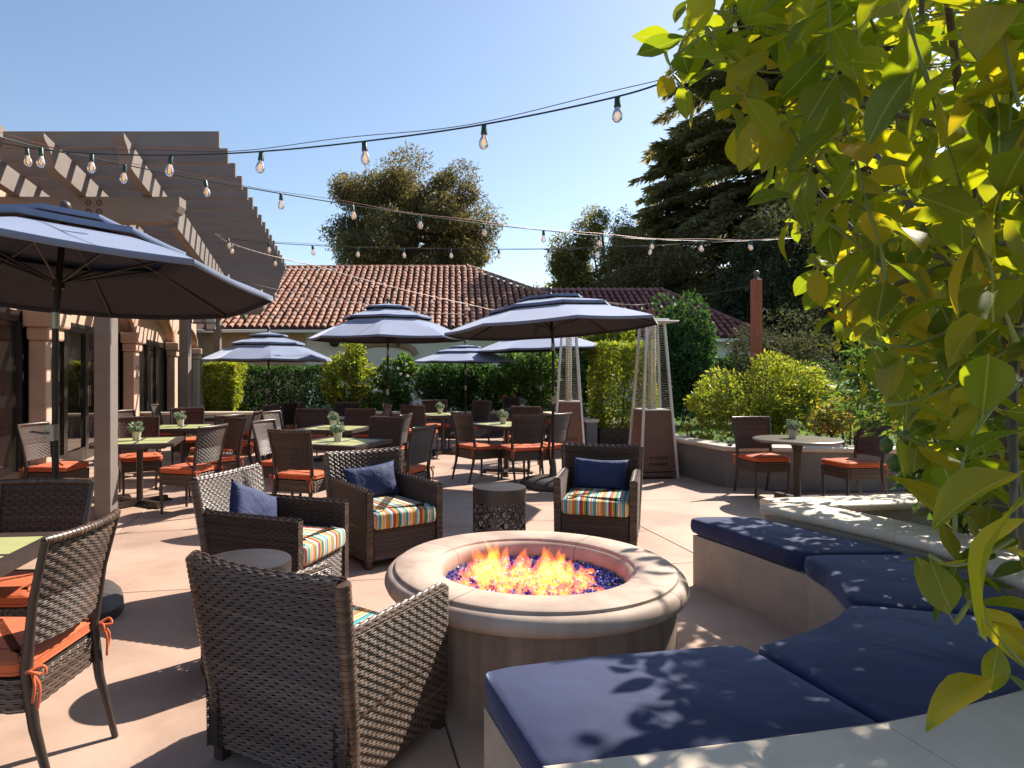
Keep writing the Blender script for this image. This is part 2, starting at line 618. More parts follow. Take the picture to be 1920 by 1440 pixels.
M['frame'] = pmat('brown_frame', (0.050, 0.033, 0.026), (0.04, 0.027, 0.022), 0.38, 12, 0.08, 200)
M['orange'] = pmat('orange_canvas', (0.60, 0.125, 0.035), (0.54, 0.10, 0.028), 0.8, 5, 0.3, 600, sheen=0.15, dist=0.0006, sag=(7, 0.02))
M['navy'] = pmat('navy_canvas', (0.010, 0.018, 0.074), (0.008, 0.014, 0.060), 0.8, 7, 0.5, 500, sheen=0.28, sheen_tint=(0.6, 0.68, 1.0), dist=0.0008, sag=(2.6, 0.022))
M['navy_pillow'] = pmat('blue_pillow_canvas', (0.016, 0.028, 0.10), (0.013, 0.022, 0.08), 0.75, 7, 0.3, 700, sheen=0.2, sheen_tint=(0.5, 0.6, 1.0), dist=0.0008, sag=(9, 0.02))
M['canopy'] = pmat('umbrella_canvas_sunlit', (0.175, 0.215, 0.335), (0.16, 0.195, 0.305), 0.75, 3, 0.2, 500, sheen=0.5, sheen_tint=(0.85, 0.88, 1.0), dist=0.0006)  # navy cloth lightened: the sun on its top is put into the colour
M['canopy_shaded'] = pmat('umbrella_canvas_shaded', (0.020, 0.018, 0.030), (0.017, 0.015, 0.026), 0.85, 3, 0.2, 500, dist=0.0006)  # same cloth darkened: the underside's shade is put into the colour
M['pole'] = pmat('bronze_pole', (0.030, 0.022, 0.020), (0.022, 0.017, 0.016), 0.4, 10, metal=0.5)
M['steel'] = pmat('brushed_steel', (0.30, 0.27, 0.24), rough=0.38, metal=0.9)
M['base'] = pmat('cast_base', (0.050, 0.040, 0.036), (0.07, 0.055, 0.05), 0.5, 14, 0.3, 60)
M['pergola'] = pmat('taupe_paint', (0.225, 0.185, 0.16), (0.205, 0.168, 0.145), 0.6, 2.2, 0.15, 60, streak=(3, 12, (0.9, 0.88, 0.86)))
M['bolt'] = pmat('painted_bolt', (0.10, 0.08, 0.07), rough=0.5, metal=0.3)
M['peach'] = pmat('peach_stucco', (0.56, 0.37, 0.27), (0.50, 0.325, 0.235), 0.9, 3, 0.7, 45, dist=0.005)
M['trim'] = pmat('tan_moulding', (0.44, 0.27, 0.17), (0.40, 0.24, 0.15), 0.8, 4, 0.4, 60)
M['whitewall'] = pmat('cream_wall', (0.80, 0.75, 0.68), (0.75, 0.69, 0.62), 0.9, 1.2, 0.4, 40, dist=0.004)
M['doorframe'] = pmat('dark_door_frame', (0.020, 0.015, 0.013), rough=0.35)
M['sign_face'] = pmat('sign_face', (0.36, 0.32, 0.20), (0.33, 0.29, 0.18), 0.6, 8)
M['sign_grey'] = pmat('sign_grey', (0.45, 0.44, 0.43), (0.5, 0.49, 0.48), 0.5, 8)
M['ink'] = pmat('sign_print', (0.05, 0.045, 0.04), rough=0.7)
M['tile'] = island_mat('clay_tile', [(0, (0.30, 0.115, 0.065)), (0.25, (0.42, 0.19, 0.11)), (0.5, (0.36, 0.15, 0.09)), (0.72, (0.50, 0.26, 0.165)), (0.86, (0.22, 0.10, 0.07)), (1, (0.40, 0.17, 0.10))], 0.8, bump=0.4, bscale=25, noise_amt=0.35)
M['tile_red'] = island_mat('red_clay_tile', [(0, (0.22, 0.055, 0.045)), (0.4, (0.30, 0.085, 0.065)), (0.7, (0.18, 0.05, 0.045)), (1, (0.36, 0.13, 0.10))], 0.6, bump=0.3, bscale=25, noise_amt=0.3)
M['underlay'] = pmat('roof_underlay', (0.12, 0.06, 0.045), rough=0.9)
M['redpost'] = pmat('stained_red_wood', (0.40, 0.10, 0.035), (0.31, 0.075, 0.028), 0.55, 3, 0.3, 40, streak=(40, 1.5, (0.6, 0.6, 0.6)))
M['heater_metal'] = pmat('heater_aluminium', (0.72, 0.67, 0.62), (0.66, 0.61, 0.57), 0.4, 6, metal=0.3)
M['heater_brown'] = pmat('heater_cabinet', (0.165, 0.080, 0.056), (0.14, 0.068, 0.048), 0.42, 4, 0.1, 200)
M['wire'] = pmat('wire_guard', (0.42, 0.39, 0.36), rough=0.35, metal=0.8)
M['cable'] = pmat('cable', (0.012, 0.022, 0.016), rough=0.5)
M['socket'] = pmat('green_socket', (0.010, 0.05, 0.025), rough=0.4)
M['copper'] = pmat('guy_wire', (0.16, 0.07, 0.05), rough=0.4, metal=0.5)
M['table_dark'] = pmat('dark_table_wood', (0.058, 0.040, 0.034), (0.042, 0.030, 0.026), 0.42, 10, 0.15, 120)
M['table_panel'] = pmat('green_table_panel', (0.44, 0.44, 0.19), (0.38, 0.39, 0.17), 0.45, 22, 0.3, 240, dist=0.001)
M['bronze'] = pmat('bronze_metal', (0.075, 0.062, 0.058), (0.055, 0.046, 0.044), 0.42, 5, 0.08, 150, metal=0.55)
M['bistro_top'] = pmat('bistro_top', (0.16, 0.13, 0.10), (0.12, 0.095, 0.075), 0.3, 8)
M['pot'] = pmat('white_pot', (0.66, 0.60, 0.52), (0.55, 0.49, 0.42), 0.6, 20, 0.4, 60)
M['speaker'] = pmat('black_speaker', (0.015, 0.014, 0.014), rough=0.4)
M['bark'] = pmat('bark', (0.11, 0.075, 0.05), (0.07, 0.048, 0.034), 0.9, 8, 0.9, 30, dist=0.02)
M['red_bark'] = pmat('cedar_bark', (0.085, 0.045, 0.035), (0.055, 0.03, 0.024), 0.9, 4, 0.9, 14, dist=0.05)
M['stem'] = pmat('green_stem', (0.20, 0.24, 0.05), (0.14, 0.17, 0.04), 0.55, 10)
M['limb'] = pmat('lemon_limb', (0.13, 0.11, 0.06), (0.09, 0.075, 0.045), 0.8, 10, 0.5, 60)
M['lamp_glass'] = pmat('lantern_frosted', (0.55, 0.50, 0.46), rough=0.35)


def glass_mats():
    m, nt, out = newmat('clear_bulb_glass')
    t = nt.nodes.new('ShaderNodeBsdfTransparent'); t.inputs[0].default_value = (0.93, 0.9, 0.86, 1)
    g = nt.nodes.new('ShaderNodeBsdfGlossy'); g.inputs['Roughness'].default_value = 0.05
    fr = nt.nodes.new('ShaderNodeFresnel'); fr.inputs[0].default_value = 1.5
    d = nt.nodes.new('ShaderNodeBsdfDiffuse'); d.inputs[0].default_value = (0.9, 0.86, 0.8, 1)
    m0 = nt.nodes.new('ShaderNodeMixShader'); m0.inputs[0].default_value = 0.20
    nt.links.new(t.outputs[0], m0.inputs[1]); nt.links.new(d.outputs[0], m0.inputs[2])
    mx = nt.nodes.new('ShaderNodeMixShader')
    nt.links.new(fr.outputs[0], mx.inputs[0]); nt.links.new(m0.outputs[0], mx.inputs[1]); nt.links.new(g.outputs[0], mx.inputs[2])
    nt.links.new(mx.outputs[0], out.inputs[0])
    M['bulb'] = m
    m, nt, out = newmat('door_glass')
    b = nt.nodes.new('ShaderNodeBsdfPrincipled')
    b.inputs['Base Color'].default_value = (0.012, 0.010, 0.009, 1); b.inputs['Roughness'].default_value = 0.03
    b.inputs['Specular IOR Level'].default_value = 0.7
    nt.links.new(b.outputs[0], out.inputs[0])
    M['door_glass'] = m
    m, nt, out = newmat('filament')
    e = nt.nodes.new('ShaderNodeEmission'); e.inputs[0].default_value = (1, 0.5, 0.14, 1); e.inputs[1].default_value = 0.9
    nt.links.new(e.outputs[0], out.inputs[0])
    M['filament'] = m
    m, nt, out = newmat('heater_tube')
    t = nt.nodes.new('ShaderNodeBsdfTransparent'); t.inputs[0].default_value = (0.9, 0.88, 0.84, 1)
    g = nt.nodes.new('ShaderNodeBsdfGlossy'); g.inputs['Roughness'].default_value = 0.12; g.inputs[0].default_value = (0.95, 0.9, 0.82, 1)
    d = nt.nodes.new('ShaderNodeBsdfDiffuse'); d.inputs[0].default_value = (0.75, 0.66, 0.52, 1)
    m0 = nt.nodes.new('ShaderNodeMixShader'); m0.inputs[0].default_value = 0.45
    nt.links.new(d.outputs[0], m0.inputs[1]); nt.links.new(g.outputs[0], m0.inputs[2])
    mx = nt.nodes.new('ShaderNodeMixShader'); mx.inputs[0].default_value = 0.55
    nt.links.new(t.outputs[0], mx.inputs[1]); nt.links.new(m0.outputs[0], mx.inputs[2]); nt.links.new(mx.outputs[0], out.inputs[0])
    M['tube'] = m


glass_mats()


def stripe_mat():
    """awning stripes across the cushion's width"""
    m, nt, out = newmat('striped_canvas')
    L = nt.links.new
    b = nt.nodes.new('ShaderNodeBsdfPrincipled'); L(b.outputs[0], out.inputs[0])
    b.inputs['Roughness'].default_value = 0.75; b.inputs['Sheen Weight'].default_value = 0.15
    tc = nt.nodes.new('ShaderNodeTexCoord'); sp = nt.nodes.new('ShaderNodeSeparateXYZ'); L(tc.outputs['Object'], sp.inputs[0])
    a = nt.nodes.new('ShaderNodeMath'); a.operation = 'MULTIPLY_ADD'; L(sp.outputs[0], a.inputs[0]); a.inputs[1].default_value = 1 / 0.235; a.inputs[2].default_value = 5.07
    f = nt.nodes.new('ShaderNodeMath'); f.operation = 'FRACT'; L(a.outputs[0], f.inputs[0])
    teal, white, orange, olive, dark, red, gold, sky_ = (0.06, 0.36, 0.36), (0.72, 0.66, 0.56), (0.72, 0.17, 0.04), (0.27, 0.25, 0.03), (0.03, 0.03, 0.05), (0.45, 0.03, 0.03), (0.75, 0.40, 0.05), (0.22, 0.45, 0.5)
    seq = [(0.0, teal), (0.085, dark), (0.11, white), (0.155, gold), (0.235, white), (0.27, orange), (0.36, olive), (0.43, sky_), (0.485, white), (0.545, dark), (0.58, red), (0.665, gold), (0.70, olive), (0.77, dark), (0.82, teal), (0.875, white), (0.925, orange), (0.975, white)]
    r = ramp(nt, seq, 'CONSTANT'); L(f.outputs[0], r.inputs[0]); L(r.outputs[0], b.inputs['Base Color'])
    nb = noise(nt, tc.outputs['Object'], 800, 3); bp = nt.nodes.new('ShaderNodeBump'); bp.inputs['Strength'].default_value = 0.3; bp.inputs['Distance'].default_value = 0.0006
    L(nb.outputs[0], bp.inputs['Height']); L(bp.outputs[0], b.inputs['Normal'])
    return m


M['stripe'] = stripe_mat()
M['lemon_leaf'] = leaf_mat('lemon_leaf', [(0, (0.045, 0.10, 0.010)), (0.5, (0.085, 0.15, 0.012)), (0.8, (0.14, 0.19, 0.012)), (1, (0.20, 0.21, 0.015))],
                           [(0, (0.24, 0.33, 0.006)), (0.5, (0.44, 0.48, 0.006)), (0.85, (0.64, 0.58, 0.008)), (1, (0.74, 0.54, 0.01))], 0.56, 0.45, 0.05, veins=True)
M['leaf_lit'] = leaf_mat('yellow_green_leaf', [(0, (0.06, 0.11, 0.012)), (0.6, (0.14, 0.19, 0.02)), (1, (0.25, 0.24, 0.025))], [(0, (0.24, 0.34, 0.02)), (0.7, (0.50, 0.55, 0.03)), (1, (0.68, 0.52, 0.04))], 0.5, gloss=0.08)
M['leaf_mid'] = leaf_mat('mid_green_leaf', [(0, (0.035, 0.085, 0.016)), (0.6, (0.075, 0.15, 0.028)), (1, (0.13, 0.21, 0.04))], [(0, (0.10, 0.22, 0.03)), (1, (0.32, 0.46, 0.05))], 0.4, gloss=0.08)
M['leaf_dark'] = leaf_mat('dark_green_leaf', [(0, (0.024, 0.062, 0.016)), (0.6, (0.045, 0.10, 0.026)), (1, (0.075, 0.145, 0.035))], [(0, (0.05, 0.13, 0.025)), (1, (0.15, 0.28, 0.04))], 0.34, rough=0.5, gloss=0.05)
M['leaf_euc'] = leaf_mat('eucalyptus_leaf', [(0, (0.07, 0.068, 0.028)), (0.55, (0.14, 0.115, 0.05)), (1, (0.25, 0.17, 0.085))], [(0, (0.16, 0.17, 0.04)), (1, (0.40, 0.29, 0.09))], 0.42, gloss=0.05)
M['leaf_cedar'] = leaf_mat('cedar_needles', [(0, (0.07, 0.078, 0.034)), (0.6, (0.13, 0.122, 0.056)), (1, (0.22, 0.17, 0.085))], [(0, (0.26, 0.27, 0.09)), (1, (0.58, 0.44, 0.17))], 0.55, gloss=0.03)
M['leaf_sage'] = leaf_mat('grey_green_sprig', [(0, (0.16, 0.24, 0.15)), (0.6, (0.28, 0.36, 0.24)), (1, (0.45, 0.48, 0.34))], [(0, (0.2, 0.3, 0.15)), (1, (0.4, 0.45, 0.25))], 0.25)
M['leaf_autumn'] = leaf_mat('turning_leaf', [(0, (0.10, 0.14, 0.02)), (0.7, (0.22, 0.20, 0.03)), (1, (0.36, 0.14, 0.03))], [(0, (0.3, 0.38, 0.03)), (0.7, (0.55, 0.46, 0.04)), (1, (0.6, 0.22, 0.03))], 0.45)
M['petal'] = leaf_mat('white_petal', [(0, (0.70, 0.62, 0.60)), (1, (0.78, 0.74, 0.72))], [(0, (0.6, 0.5, 0.5)), (1, (0.7, 0.65, 0.62))], 0.3)
M['petal_red'] = leaf_mat('orange_petal', [(0, (0.60, 0.07, 0.03)), (1, (0.70, 0.16, 0.04))], [(0, (0.6, 0.1, 0.03)), (1, (0.7, 0.2, 0.05))], 0.3)
M['lemon_green'] = pmat('green_lemon', (0.06, 0.12, 0.02), (0.09, 0.16, 0.03), 0.45, 8, 0.3, 90)
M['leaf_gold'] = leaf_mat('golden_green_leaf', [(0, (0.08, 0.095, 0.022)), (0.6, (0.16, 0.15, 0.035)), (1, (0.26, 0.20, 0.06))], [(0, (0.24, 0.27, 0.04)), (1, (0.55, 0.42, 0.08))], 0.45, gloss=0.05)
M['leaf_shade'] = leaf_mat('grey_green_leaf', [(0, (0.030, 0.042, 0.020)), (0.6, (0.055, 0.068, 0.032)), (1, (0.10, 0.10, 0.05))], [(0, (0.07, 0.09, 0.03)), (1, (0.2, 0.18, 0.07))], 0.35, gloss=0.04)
# ------------------------------------------------------------------ the setting: ground, patio slabs, lawn
g = MB(); g.add([(-400, -60, -0.06), (400, -60, -0.06), (400, 900, -0.06), (-400, 900, -0.06)], [(0, 1, 2, 3)])
o = g.build('ground', M['grass_ground']); tag(o, 'green lawn and ground around the patio'); o['kind'] = 'structure'

PA = math.radians(10)                                  # the joints run this much off the view axis
ax_u = Vector((math.cos(PA), math.sin(PA))); ax_v = Vector((-math.sin(PA), math.cos(PA)))
g = MB(); g.prism([(-14, -3), (8.5, -3), (8.5, 8.6), (3.5, 8.8), (3.2, 10.2), (4.4, 13.2), (2.9, 13.6), (2.3, 16.4), (-14, 16.2)], -0.055, -0.012)
o = g.build('patio', M['joint']); tag(o, 'tan concrete patio scored into large slabs'); o['kind'] = 'structure'
patio = o
SL = 2.45
for i in range(-5, 6):
    for j in range(-2, 8):
        c = ax_u * (0.47 + (i + 0.5) * SL) + ax_v * (4.93 + (j - 2 + 0.5) * SL)
        if c.y > 15.6 or c.y < -1.5 or c.x < -11 or c.x > 7.5: continue
        if c.x > 3.4 and c.y > 8.6: continue
        if c.x > 2.0 and c.y > 13: continue
        m = MB()
        hw = SL / 2 - 0.004
        m.box((0, 0, -0.02), (2 * hw, 2 * hw, 0.04))
        s_ = m.build('slab', M['patio'], patio, bevel=0.004, seg=1)
        s_.location = (c.x, c.y, RND.uniform(-0.0006, 0.0006)); s_.rotation_euler = (0, 0, PA)

# ------------------------------------------------------------------ low walls with cream caps
CAPT = 0.065


def cap_prof(w, z, t=CAPT):
    """bullnosed coping: offsets from the inner edge to the right of travel"""
    r = t / 2
    p = []
    for k in range(5):
        q = PI / 2 + PI * k / 4
        p.append((r + r * math.cos(q), z - r + r * math.sin(q)))
    for k in range(5):
        q = -PI / 2 + PI * k / 4
        p.append((w - r + r * math.cos(q), z - r + r * math.sin(q)))
    return p


def low_wall(name, label, path, thick, top, wall_mat, over=0.045, stone=0.95, z0=-0.05):
    """path = inner face line of the cap; the wall's mass lies to the right of travel"""
    t = thing(name, label, 'low wall', (path[0][0], path[0][1], 0))
    ox, oy = path[0][0], path[0][1]
    loc = [(p[0] - ox, p[1] - oy) for p in path]
    m = MB(); sweep(m, loc, [(over, z0), (over, top - CAPT), (thick - over, top - CAPT), (thick - over, z0)])
    m.build('wall', wall_mat, t, smooth=25)
    # coping stones of about equal length
    fine = [Vector(p) for p in resample([Vector((p[0], p[1])) for p in loc], 0.08)]
    L = [0.0]
    for a, b in zip(fine, fine[1:]): L.append(L[-1] + (b - a).length)
    n = max(1, round(L[-1] / stone))

    def at(s):
        for i in range(len(L) - 1):
            if L[i] <= s <= L[i + 1] + 1e-9: return fine[i].lerp(fine[i + 1], (s - L[i]) / max(1e-9, L[i + 1] - L[i]))
        return fine[-1]
    corners = [(sum((Vector(loc[i + 1]) - Vector(loc[i])).length for i in range(k)), loc[k]) for k in range(len(loc))]
    for k in range(n):
        a = L[-1] * k / n + (0.0015 if k else 0); b = L[-1] * (k + 1) / n - (0.0015 if k < n - 1 else 0)
        pts = [at(a)] + [Vector(c) for s, c in corners if a + 0.02 < s < b - 0.02] + [at(b)]
        m = MB(); sweep(m, [(p.x, p.y) for p in pts], cap_prof(thick, top))
        m.build('cap_stone', M['cap'], t, smooth=50)
    return t


bench_in = [(0.215, 1.665), (0.5, 1.725), (0.79, 1.785), (1.18, 1.874), (1.447, 1.958), (1.72, 2.065), (2.02, 2.24), (2.26, 2.46), (2.45, 2.74), (2.57, 3.06), (2.63, 3.4), (2.62, 3.8), (2.42, 4.28), (2.17, 4.84)]
low_wall('bench_wall', 'curved low wall with cream coping behind the navy bench cushions', bench_in, 0.43, 0.55, M['stucco_tan'], stone=0.95)
low_wall('planter_wall', 'straight cream-capped planter arm running right from the bench wall tip', [(2.30, 5.13), (3.0, 5.24), (5.6, 5.66)], 0.34, 0.547, M['stucco_tan'])
low_wall('grey_garden_wall', 'grey stucco garden wall with cream coping behind the round bistro table', [(3.08, 10.5), (3.17, 9.85), (3.46, 8.74), (4.4, 8.62), (6.4, 8.36)][::-1], 0.34, 0.53, M['stucco_grey'])
low_wall('back_garden_wall', 'long grey low wall with cream coping at the back of the patio', [(-7.4, 15.9), (-3.0, 16.1), (2.0, 16.25), (2.62, 13.62)][::-1], 0.32, 0.53, M['stucco_grey'], stone=1.3)
o = MB().prism([(2.7, 4.75), (6.0, 5.3), (6.5, 2.0), (3.2, 0.6), (2.2, 0.9), (2.75, 2.2), (3.05, 3.4)], 0.0, 0.36).build('planter_bed', M['soil']); tag(o, 'brown soil of the planter behind the bench'); o['kind'] = 'structure'
o = MB().prism([(3.45, 10.6), (3.5, 9.95), (3.8, 9.05), (6.6, 8.7), (7.5, 11.0), (5.0, 11.4)], 0.0, 0.30).build('planter_bed', M['soil']); tag(o, 'brown soil of the planter behind the bistro table'); o['kind'] = 'structure'
o = MB().prism([(-7.6, 16.3), (2.0, 16.6), (2.95, 13.7), (4.0, 13.7), (4.2, 18.6), (-8.0, 18.8)], -0.05, 0.34).build('planter_bed', M['soil']); tag(o, 'brown soil of the bed behind the back wall'); o['kind'] = 'structure'

# ------------------------------------------------------------------ curved bench and its four navy cushions
bench_front = [(0.07, 2.36), (0.5, 2.46), (1.09, 2.585), (1.26, 2.655), (1.423, 2.74), (1.618, 2.88), (1.76, 3.04), (1.86, 3.27), (1.93, 3.55), (1.95, 3.86), (1.82, 4.3), (1.645, 4.83)]
back = [(b[0] + 0.015 * (0.416 - b[0]), b[1] + 0.015 * (3.55 - b[1])) for b in bench_in]
poly = [(p[0] + 0.03 * (0, 1)[p[0] > 0.5] + (0.035 if i == 0 else 0), p[1] - 0.03 + (-0.03 if i == len(bench_front) - 1 else 0)) for i, p in enumerate(bench_front)] + [(2.12, 4.85), (2.40, 4.28), (2.60, 3.8), (2.61, 3.4), (2.55, 3.06), (2.43, 2.75), (2.24, 2.48), (2.0, 2.26), (1.7, 2.09), (1.18, 1.90), (0.79, 1.81), (0.27, 1.70)]
m = MB().prism(poly, -0.05, 0.352)
o = m.build('curved_bench', M['stucco_tan'], smooth=25); tag(o, 'curved tan stucco bench base around the fire pit', 'bench')


def bench_cushion(label, pts):
    pts = resample([Vector(p) for p in pts] + [Vector(pts[0])], 0.11)[:-1]
    a = sum(p.x * q.y - q.x * p.y for p, q in zip(pts, pts[1:] + pts[:1]))
    if a < 0: pts = pts[::-1]
    # round the corners a little
    for _ in range(1):
        pts = [(pts[i - 1] * 0.16 + pts[i] * 0.68 + pts[(i + 1) % len(pts)] * 0.16) for i in range(len(pts))]
    c = sum(pts, Vector((0, 0))) / len(pts)
    loc = [p - c for p in pts]
    m = MB(); cushion_mesh(m, loc, 0.355, 0.468, 0.03, 0.0)
    o = m.build('bench_cushion', M['navy'], smooth=60)
    o.location = (c.x, c.y, 0)
    tag(o, label, 'cushion', 'navy cushions on the curved bench')
    return o


bench_cushion('navy bench cushion nearest the wicker armchair seen from behind', [(0.09, 2.375), (0.5, 2.49), (1.105, 2.605), (1.285, 1.925), (0.79, 1.805), (0.25, 1.70)])
bench_cushion('curved navy bench cushion, widest one, beside the near end cushion', [(1.13, 2.595), (1.27, 2.645), (1.423, 2.735), (1.618, 2.885), (1.755, 3.045), (2.43, 2.83), (2.25, 2.50), (2.01, 2.27), (1.71, 2.095), (1.305, 1.93)])
bench_cushion('curved navy bench cushion in the deepest shade under the leaves', [(1.775, 3.06), (1.87, 3.28), (1.94, 3.55), (1.955, 3.845), (2.60, 3.86), (2.60, 3.4), (2.55, 3.08), (2.445, 2.85)])
bench_cushion('navy bench cushion at the far end, half sunlit', [(1.958, 3.872), (1.84, 4.28), (1.65, 4.83), (2.125, 4.86), (2.40, 4.28), (2.595, 3.885)])


# ------------------------------------------------------------------ fire pits
def flame_tongue(mb, c, w, h, lean, n=8):
    prof = [(0.0, 0.0), (0.7, 0.04), (1.0, 0.16), (0.98, 0.30), (0.84, 0.48), (0.6, 0.66), (0.3, 0.85), (0.0, 1.0)]
    ph = RND.uniform(0, 6); vs = []; fs = []
    asp = RND.uniform(0.5, 1.0); rot = RND.uniform(0, PI)
    for r, t in prof:
        ox = lean[0] * t * t * h + 0.16 * w * math.sin(ph + t * 5); oy = lean[1] * t * t * h + 0.16 * w * math.cos(ph * 1.3 + t * 4)
        for k in range(n):
            q = 2 * PI * k / n
            x = r * w * math.cos(q); y = r * w * asp * math.sin(q)
            vs.append((c[0] + ox + x * math.cos(rot) - y * math.sin(rot), c[1] + oy + x * math.sin(rot) + y * math.cos(rot), c[2] + t * h))
    for i in range(len(prof) - 1):
        for k in range(n):
            l = (k + 1) % n
            fs.append((i * n + k, i * n + l, (i + 1) * n + l, (i + 1) * n + k))
    mb.add(vs, fs)


def fire_pit(label, flabel, glabel, x, y, Rr, top, ri, clusters, nglass, detail=True):
    t = thing('fire_pit', label, 'fire pit', (x, y, 0))
    rb = 0.075
    prof = [(Rr - 0.055, -0.03), (Rr - 0.06, top - 0.105)]
    MB().lathe(prof, 64).build('drum', M['pit_drum'], t, smooth=40)
    # rim stones, four quarters with fine joints
    z = top
    rim = [(Rr - 0.05, z - 0.112), (Rr - 0.03, z - 0.110), (Rr - 0.010, z - 0.098), (Rr, z - 0.076), (Rr - 0.003, z - 0.058), (Rr - 0.010, z - 0.040), (Rr - 0.024, z - 0.026),
           (Rr - 0.044, z - 0.019), (Rr - 0.052, z - 0.018), (Rr - 0.054, z - 0.005), (Rr - 0.062, z), (ri + 0.05, z), (ri + 0.042, z - 0.006), (ri + 0.04, z - 0.014),
           (ri + 0.03, z - 0.017), (ri + 0.012, z - 0.03), (ri + 0.002, z - 0.055), (ri, z - 0.09), (ri + 0.004, z - 0.149), (ri + 0.1, z - 0.149), (Rr - 0.1, z - 0.112), (Rr - 0.05, z - 0.112)]
    for k in range(4):
        a0 = math.radians(54 + 90 * k) + 0.0028; a1 = math.radians(54 + 90 * (k + 1)) - 0.0028
        MB().lathe(rim, 28, a0=a0, a1=a1).build('rim_stone', M['pit_rim'], t, smooth=42)
    MB().lathe([(ri + 0.02, z - 0.16), (ri + 0.02, z - 0.14), (0.0, z - 0.14)], 40).build('burner_pan', M['pit_pan'], t, smooth=30)
    # glass pebbles
    zb = z - 0.105
    m = MB()
    for k in range(nglass):
        q = RND.uniform(0, 2 * PI); rr = (ri - 0.012) * math.sqrt(RND.random()); s = RND.uniform(0.006, 0.0125)
        cx, cy, cz = rr * math.cos(q), rr * math.sin(q), zb + RND.uniform(-0.012, 0.016)
        rot = Matrix.Rotation(RND.uniform(0, 6), 3, 'X') @ Matrix.Rotation(RND.uniform(0, 6), 3, 'Y')
        vs = [rot @ Vector(p) * s + Vector((cx, cy, cz)) for p in ((1, .2, 0), (-1, .1, .2), (0, 1, -.2), (.2, -1, .1), (.1, .1, .9), (-.1, 0, -.9))]
        m.add(vs, [(0, 2, 4), (2, 1, 4), (1, 3, 4), (3, 0, 4), (2, 0, 5), (1, 2, 5), (3, 1, 5), (0, 3, 5)])
    MB().lathe([(ri + 0.005, zb - 0.03), (ri + 0.005, zb - 0.012), (0, zb - 0.012)], 32).build('glass_bed', M['glass_pebble'], t)
    m.build('fire_glass', M['glass_pebble'], t, kind='stuff')
    f = thing('fire', flabel, 'flames', (x, y, zb))
    mo = MB(); mi = MB()
    for (cx, cy, sx, sy, n, h0, h1) in clusters:
        for k in range(n):
            px, py = RND.gauss(cx, sx), RND.gauss(cy, sy)
            if px * px + py * py > (ri - 0.06) ** 2: continue
            fall = math.exp(-((px - cx) ** 2 / (2 * sx * sx)))
            h = (h0 + (h1 - h0) * RND.random() ** 1.5) * (0.45 + 0.55 * fall)
            w = RND.uniform(0.022, 0.055)
            ln = (RND.uniform(-0.35, 0.3), RND.uniform(-0.2, 0.2))
            flame_tongue(mo, (px, py, -0.005), w, h, ln)
            flame_tongue(mi, (px + RND.uniform(-.01, .01), py, -0.005), w * 0.62, h * 0.55, ln)
    mo.build('outer_flames', M['flame_out'], f, kind='stuff')
    mi.build('inner_flames', M['flame_in'], f, kind='stuff')
    return t


fire_pit('large round cast stone fire pit with blue glass in front of the bench', 'orange flames rising from the blue glass of the large fire pit', '', 0.416, 3.56, 0.772, 0.50, 0.475,
         [(-0.20, 0.02, 0.095, 0.11, 52, 0.07, 0.21), (0.08, 0.05, 0.09, 0.10, 46, 0.07, 0.22), (0.0, -0.06, 0.20, 0.14, 85, 0.03, 0.10)], 5200)
fire_pit('small pale fire pit burning far back near the low wall', 'small orange fire far back behind the dining tables', '', -2.0, 13.4, 0.62, 0.50, 0.42,
         [(0.1, 0, 0.13, 0.10, 26, 0.12, 0.34), (-0.1, 0, 0.12, 0.1, 16, 0.06, 0.2)], 400)

# ------------------------------------------------------------------ pergola
PD = Vector((-0.2375, 0.9714))                         # the way the building and the joists run
PX = Vector((1, 0))                                    # the slats run across the view
pg = thing('pergola', 'taupe painted timber pergola with stepped slats along the building', 'pergola', (-3.535, 6.95, 0))
PO = Vector((-3.535, 6.95))


def ploc(x, y, z): return (x - PO.x, y - PO.y, z)


def along(t, off=0.0): return PO + PD * t + PX * off


for t_ in (0.0, 5.6, 11.6):
    p = along(t_)
    m = MB().box(ploc(p.x, p.y, 1.475), (0.165, 0.165, 3.05)); m.build('post', M['pergola'], pg, bevel=0.006, seg=1)
for t_ in (0.0, 5.6, 11.6):                             # cross beams on the posts, with shaped ends
    p = along(t_)
    xr = 0.78 if t_ < 9 else 1.25
    m = MB()
    prof = [(-2.6, 3.0), (xr - 0.16, 3.0), (xr - 0.10, 3.03), (xr - 0.085, 3.08), (xr - 0.03, 3.10), (xr, 3.16), (xr, 3.25), (-2.6, 3.25)]
    n = len(prof)
    vs = [(p.x + a - PO.x, p.y - 0.085 - PO.y, z) for a, z in prof] + [(p.x + a - PO.x, p.y + 0.085 - PO.y, z) for a, z in prof]
    m.add(vs, [tuple(range(n)), tuple(reversed(range(n, 2 * n)))] + [(i, n + i, n + (i + 1) % n, (i + 1) % n) for i in range(n)])
    bm_ = m.build('cross_beam', M['pergola'], pg)
    if t_ == 0.0:
        for dx in (-0.135, -0.027):
            for dz in (0.055, 0.145):
                mb = MB(); q = [(0.0 + dx, -0.088, 3.0 + dz)]
                ring = [(dx + 0.024 * math.cos(2 * PI * k / 14), -0.088, 3.045 + dz + 0.024 * math.sin(2 * PI * k / 14)) for k in range(14)]
                mb.tube(ring, 0.006, 6, closed=True); mb.build('bolt', M['bolt'], bm_, smooth=60)
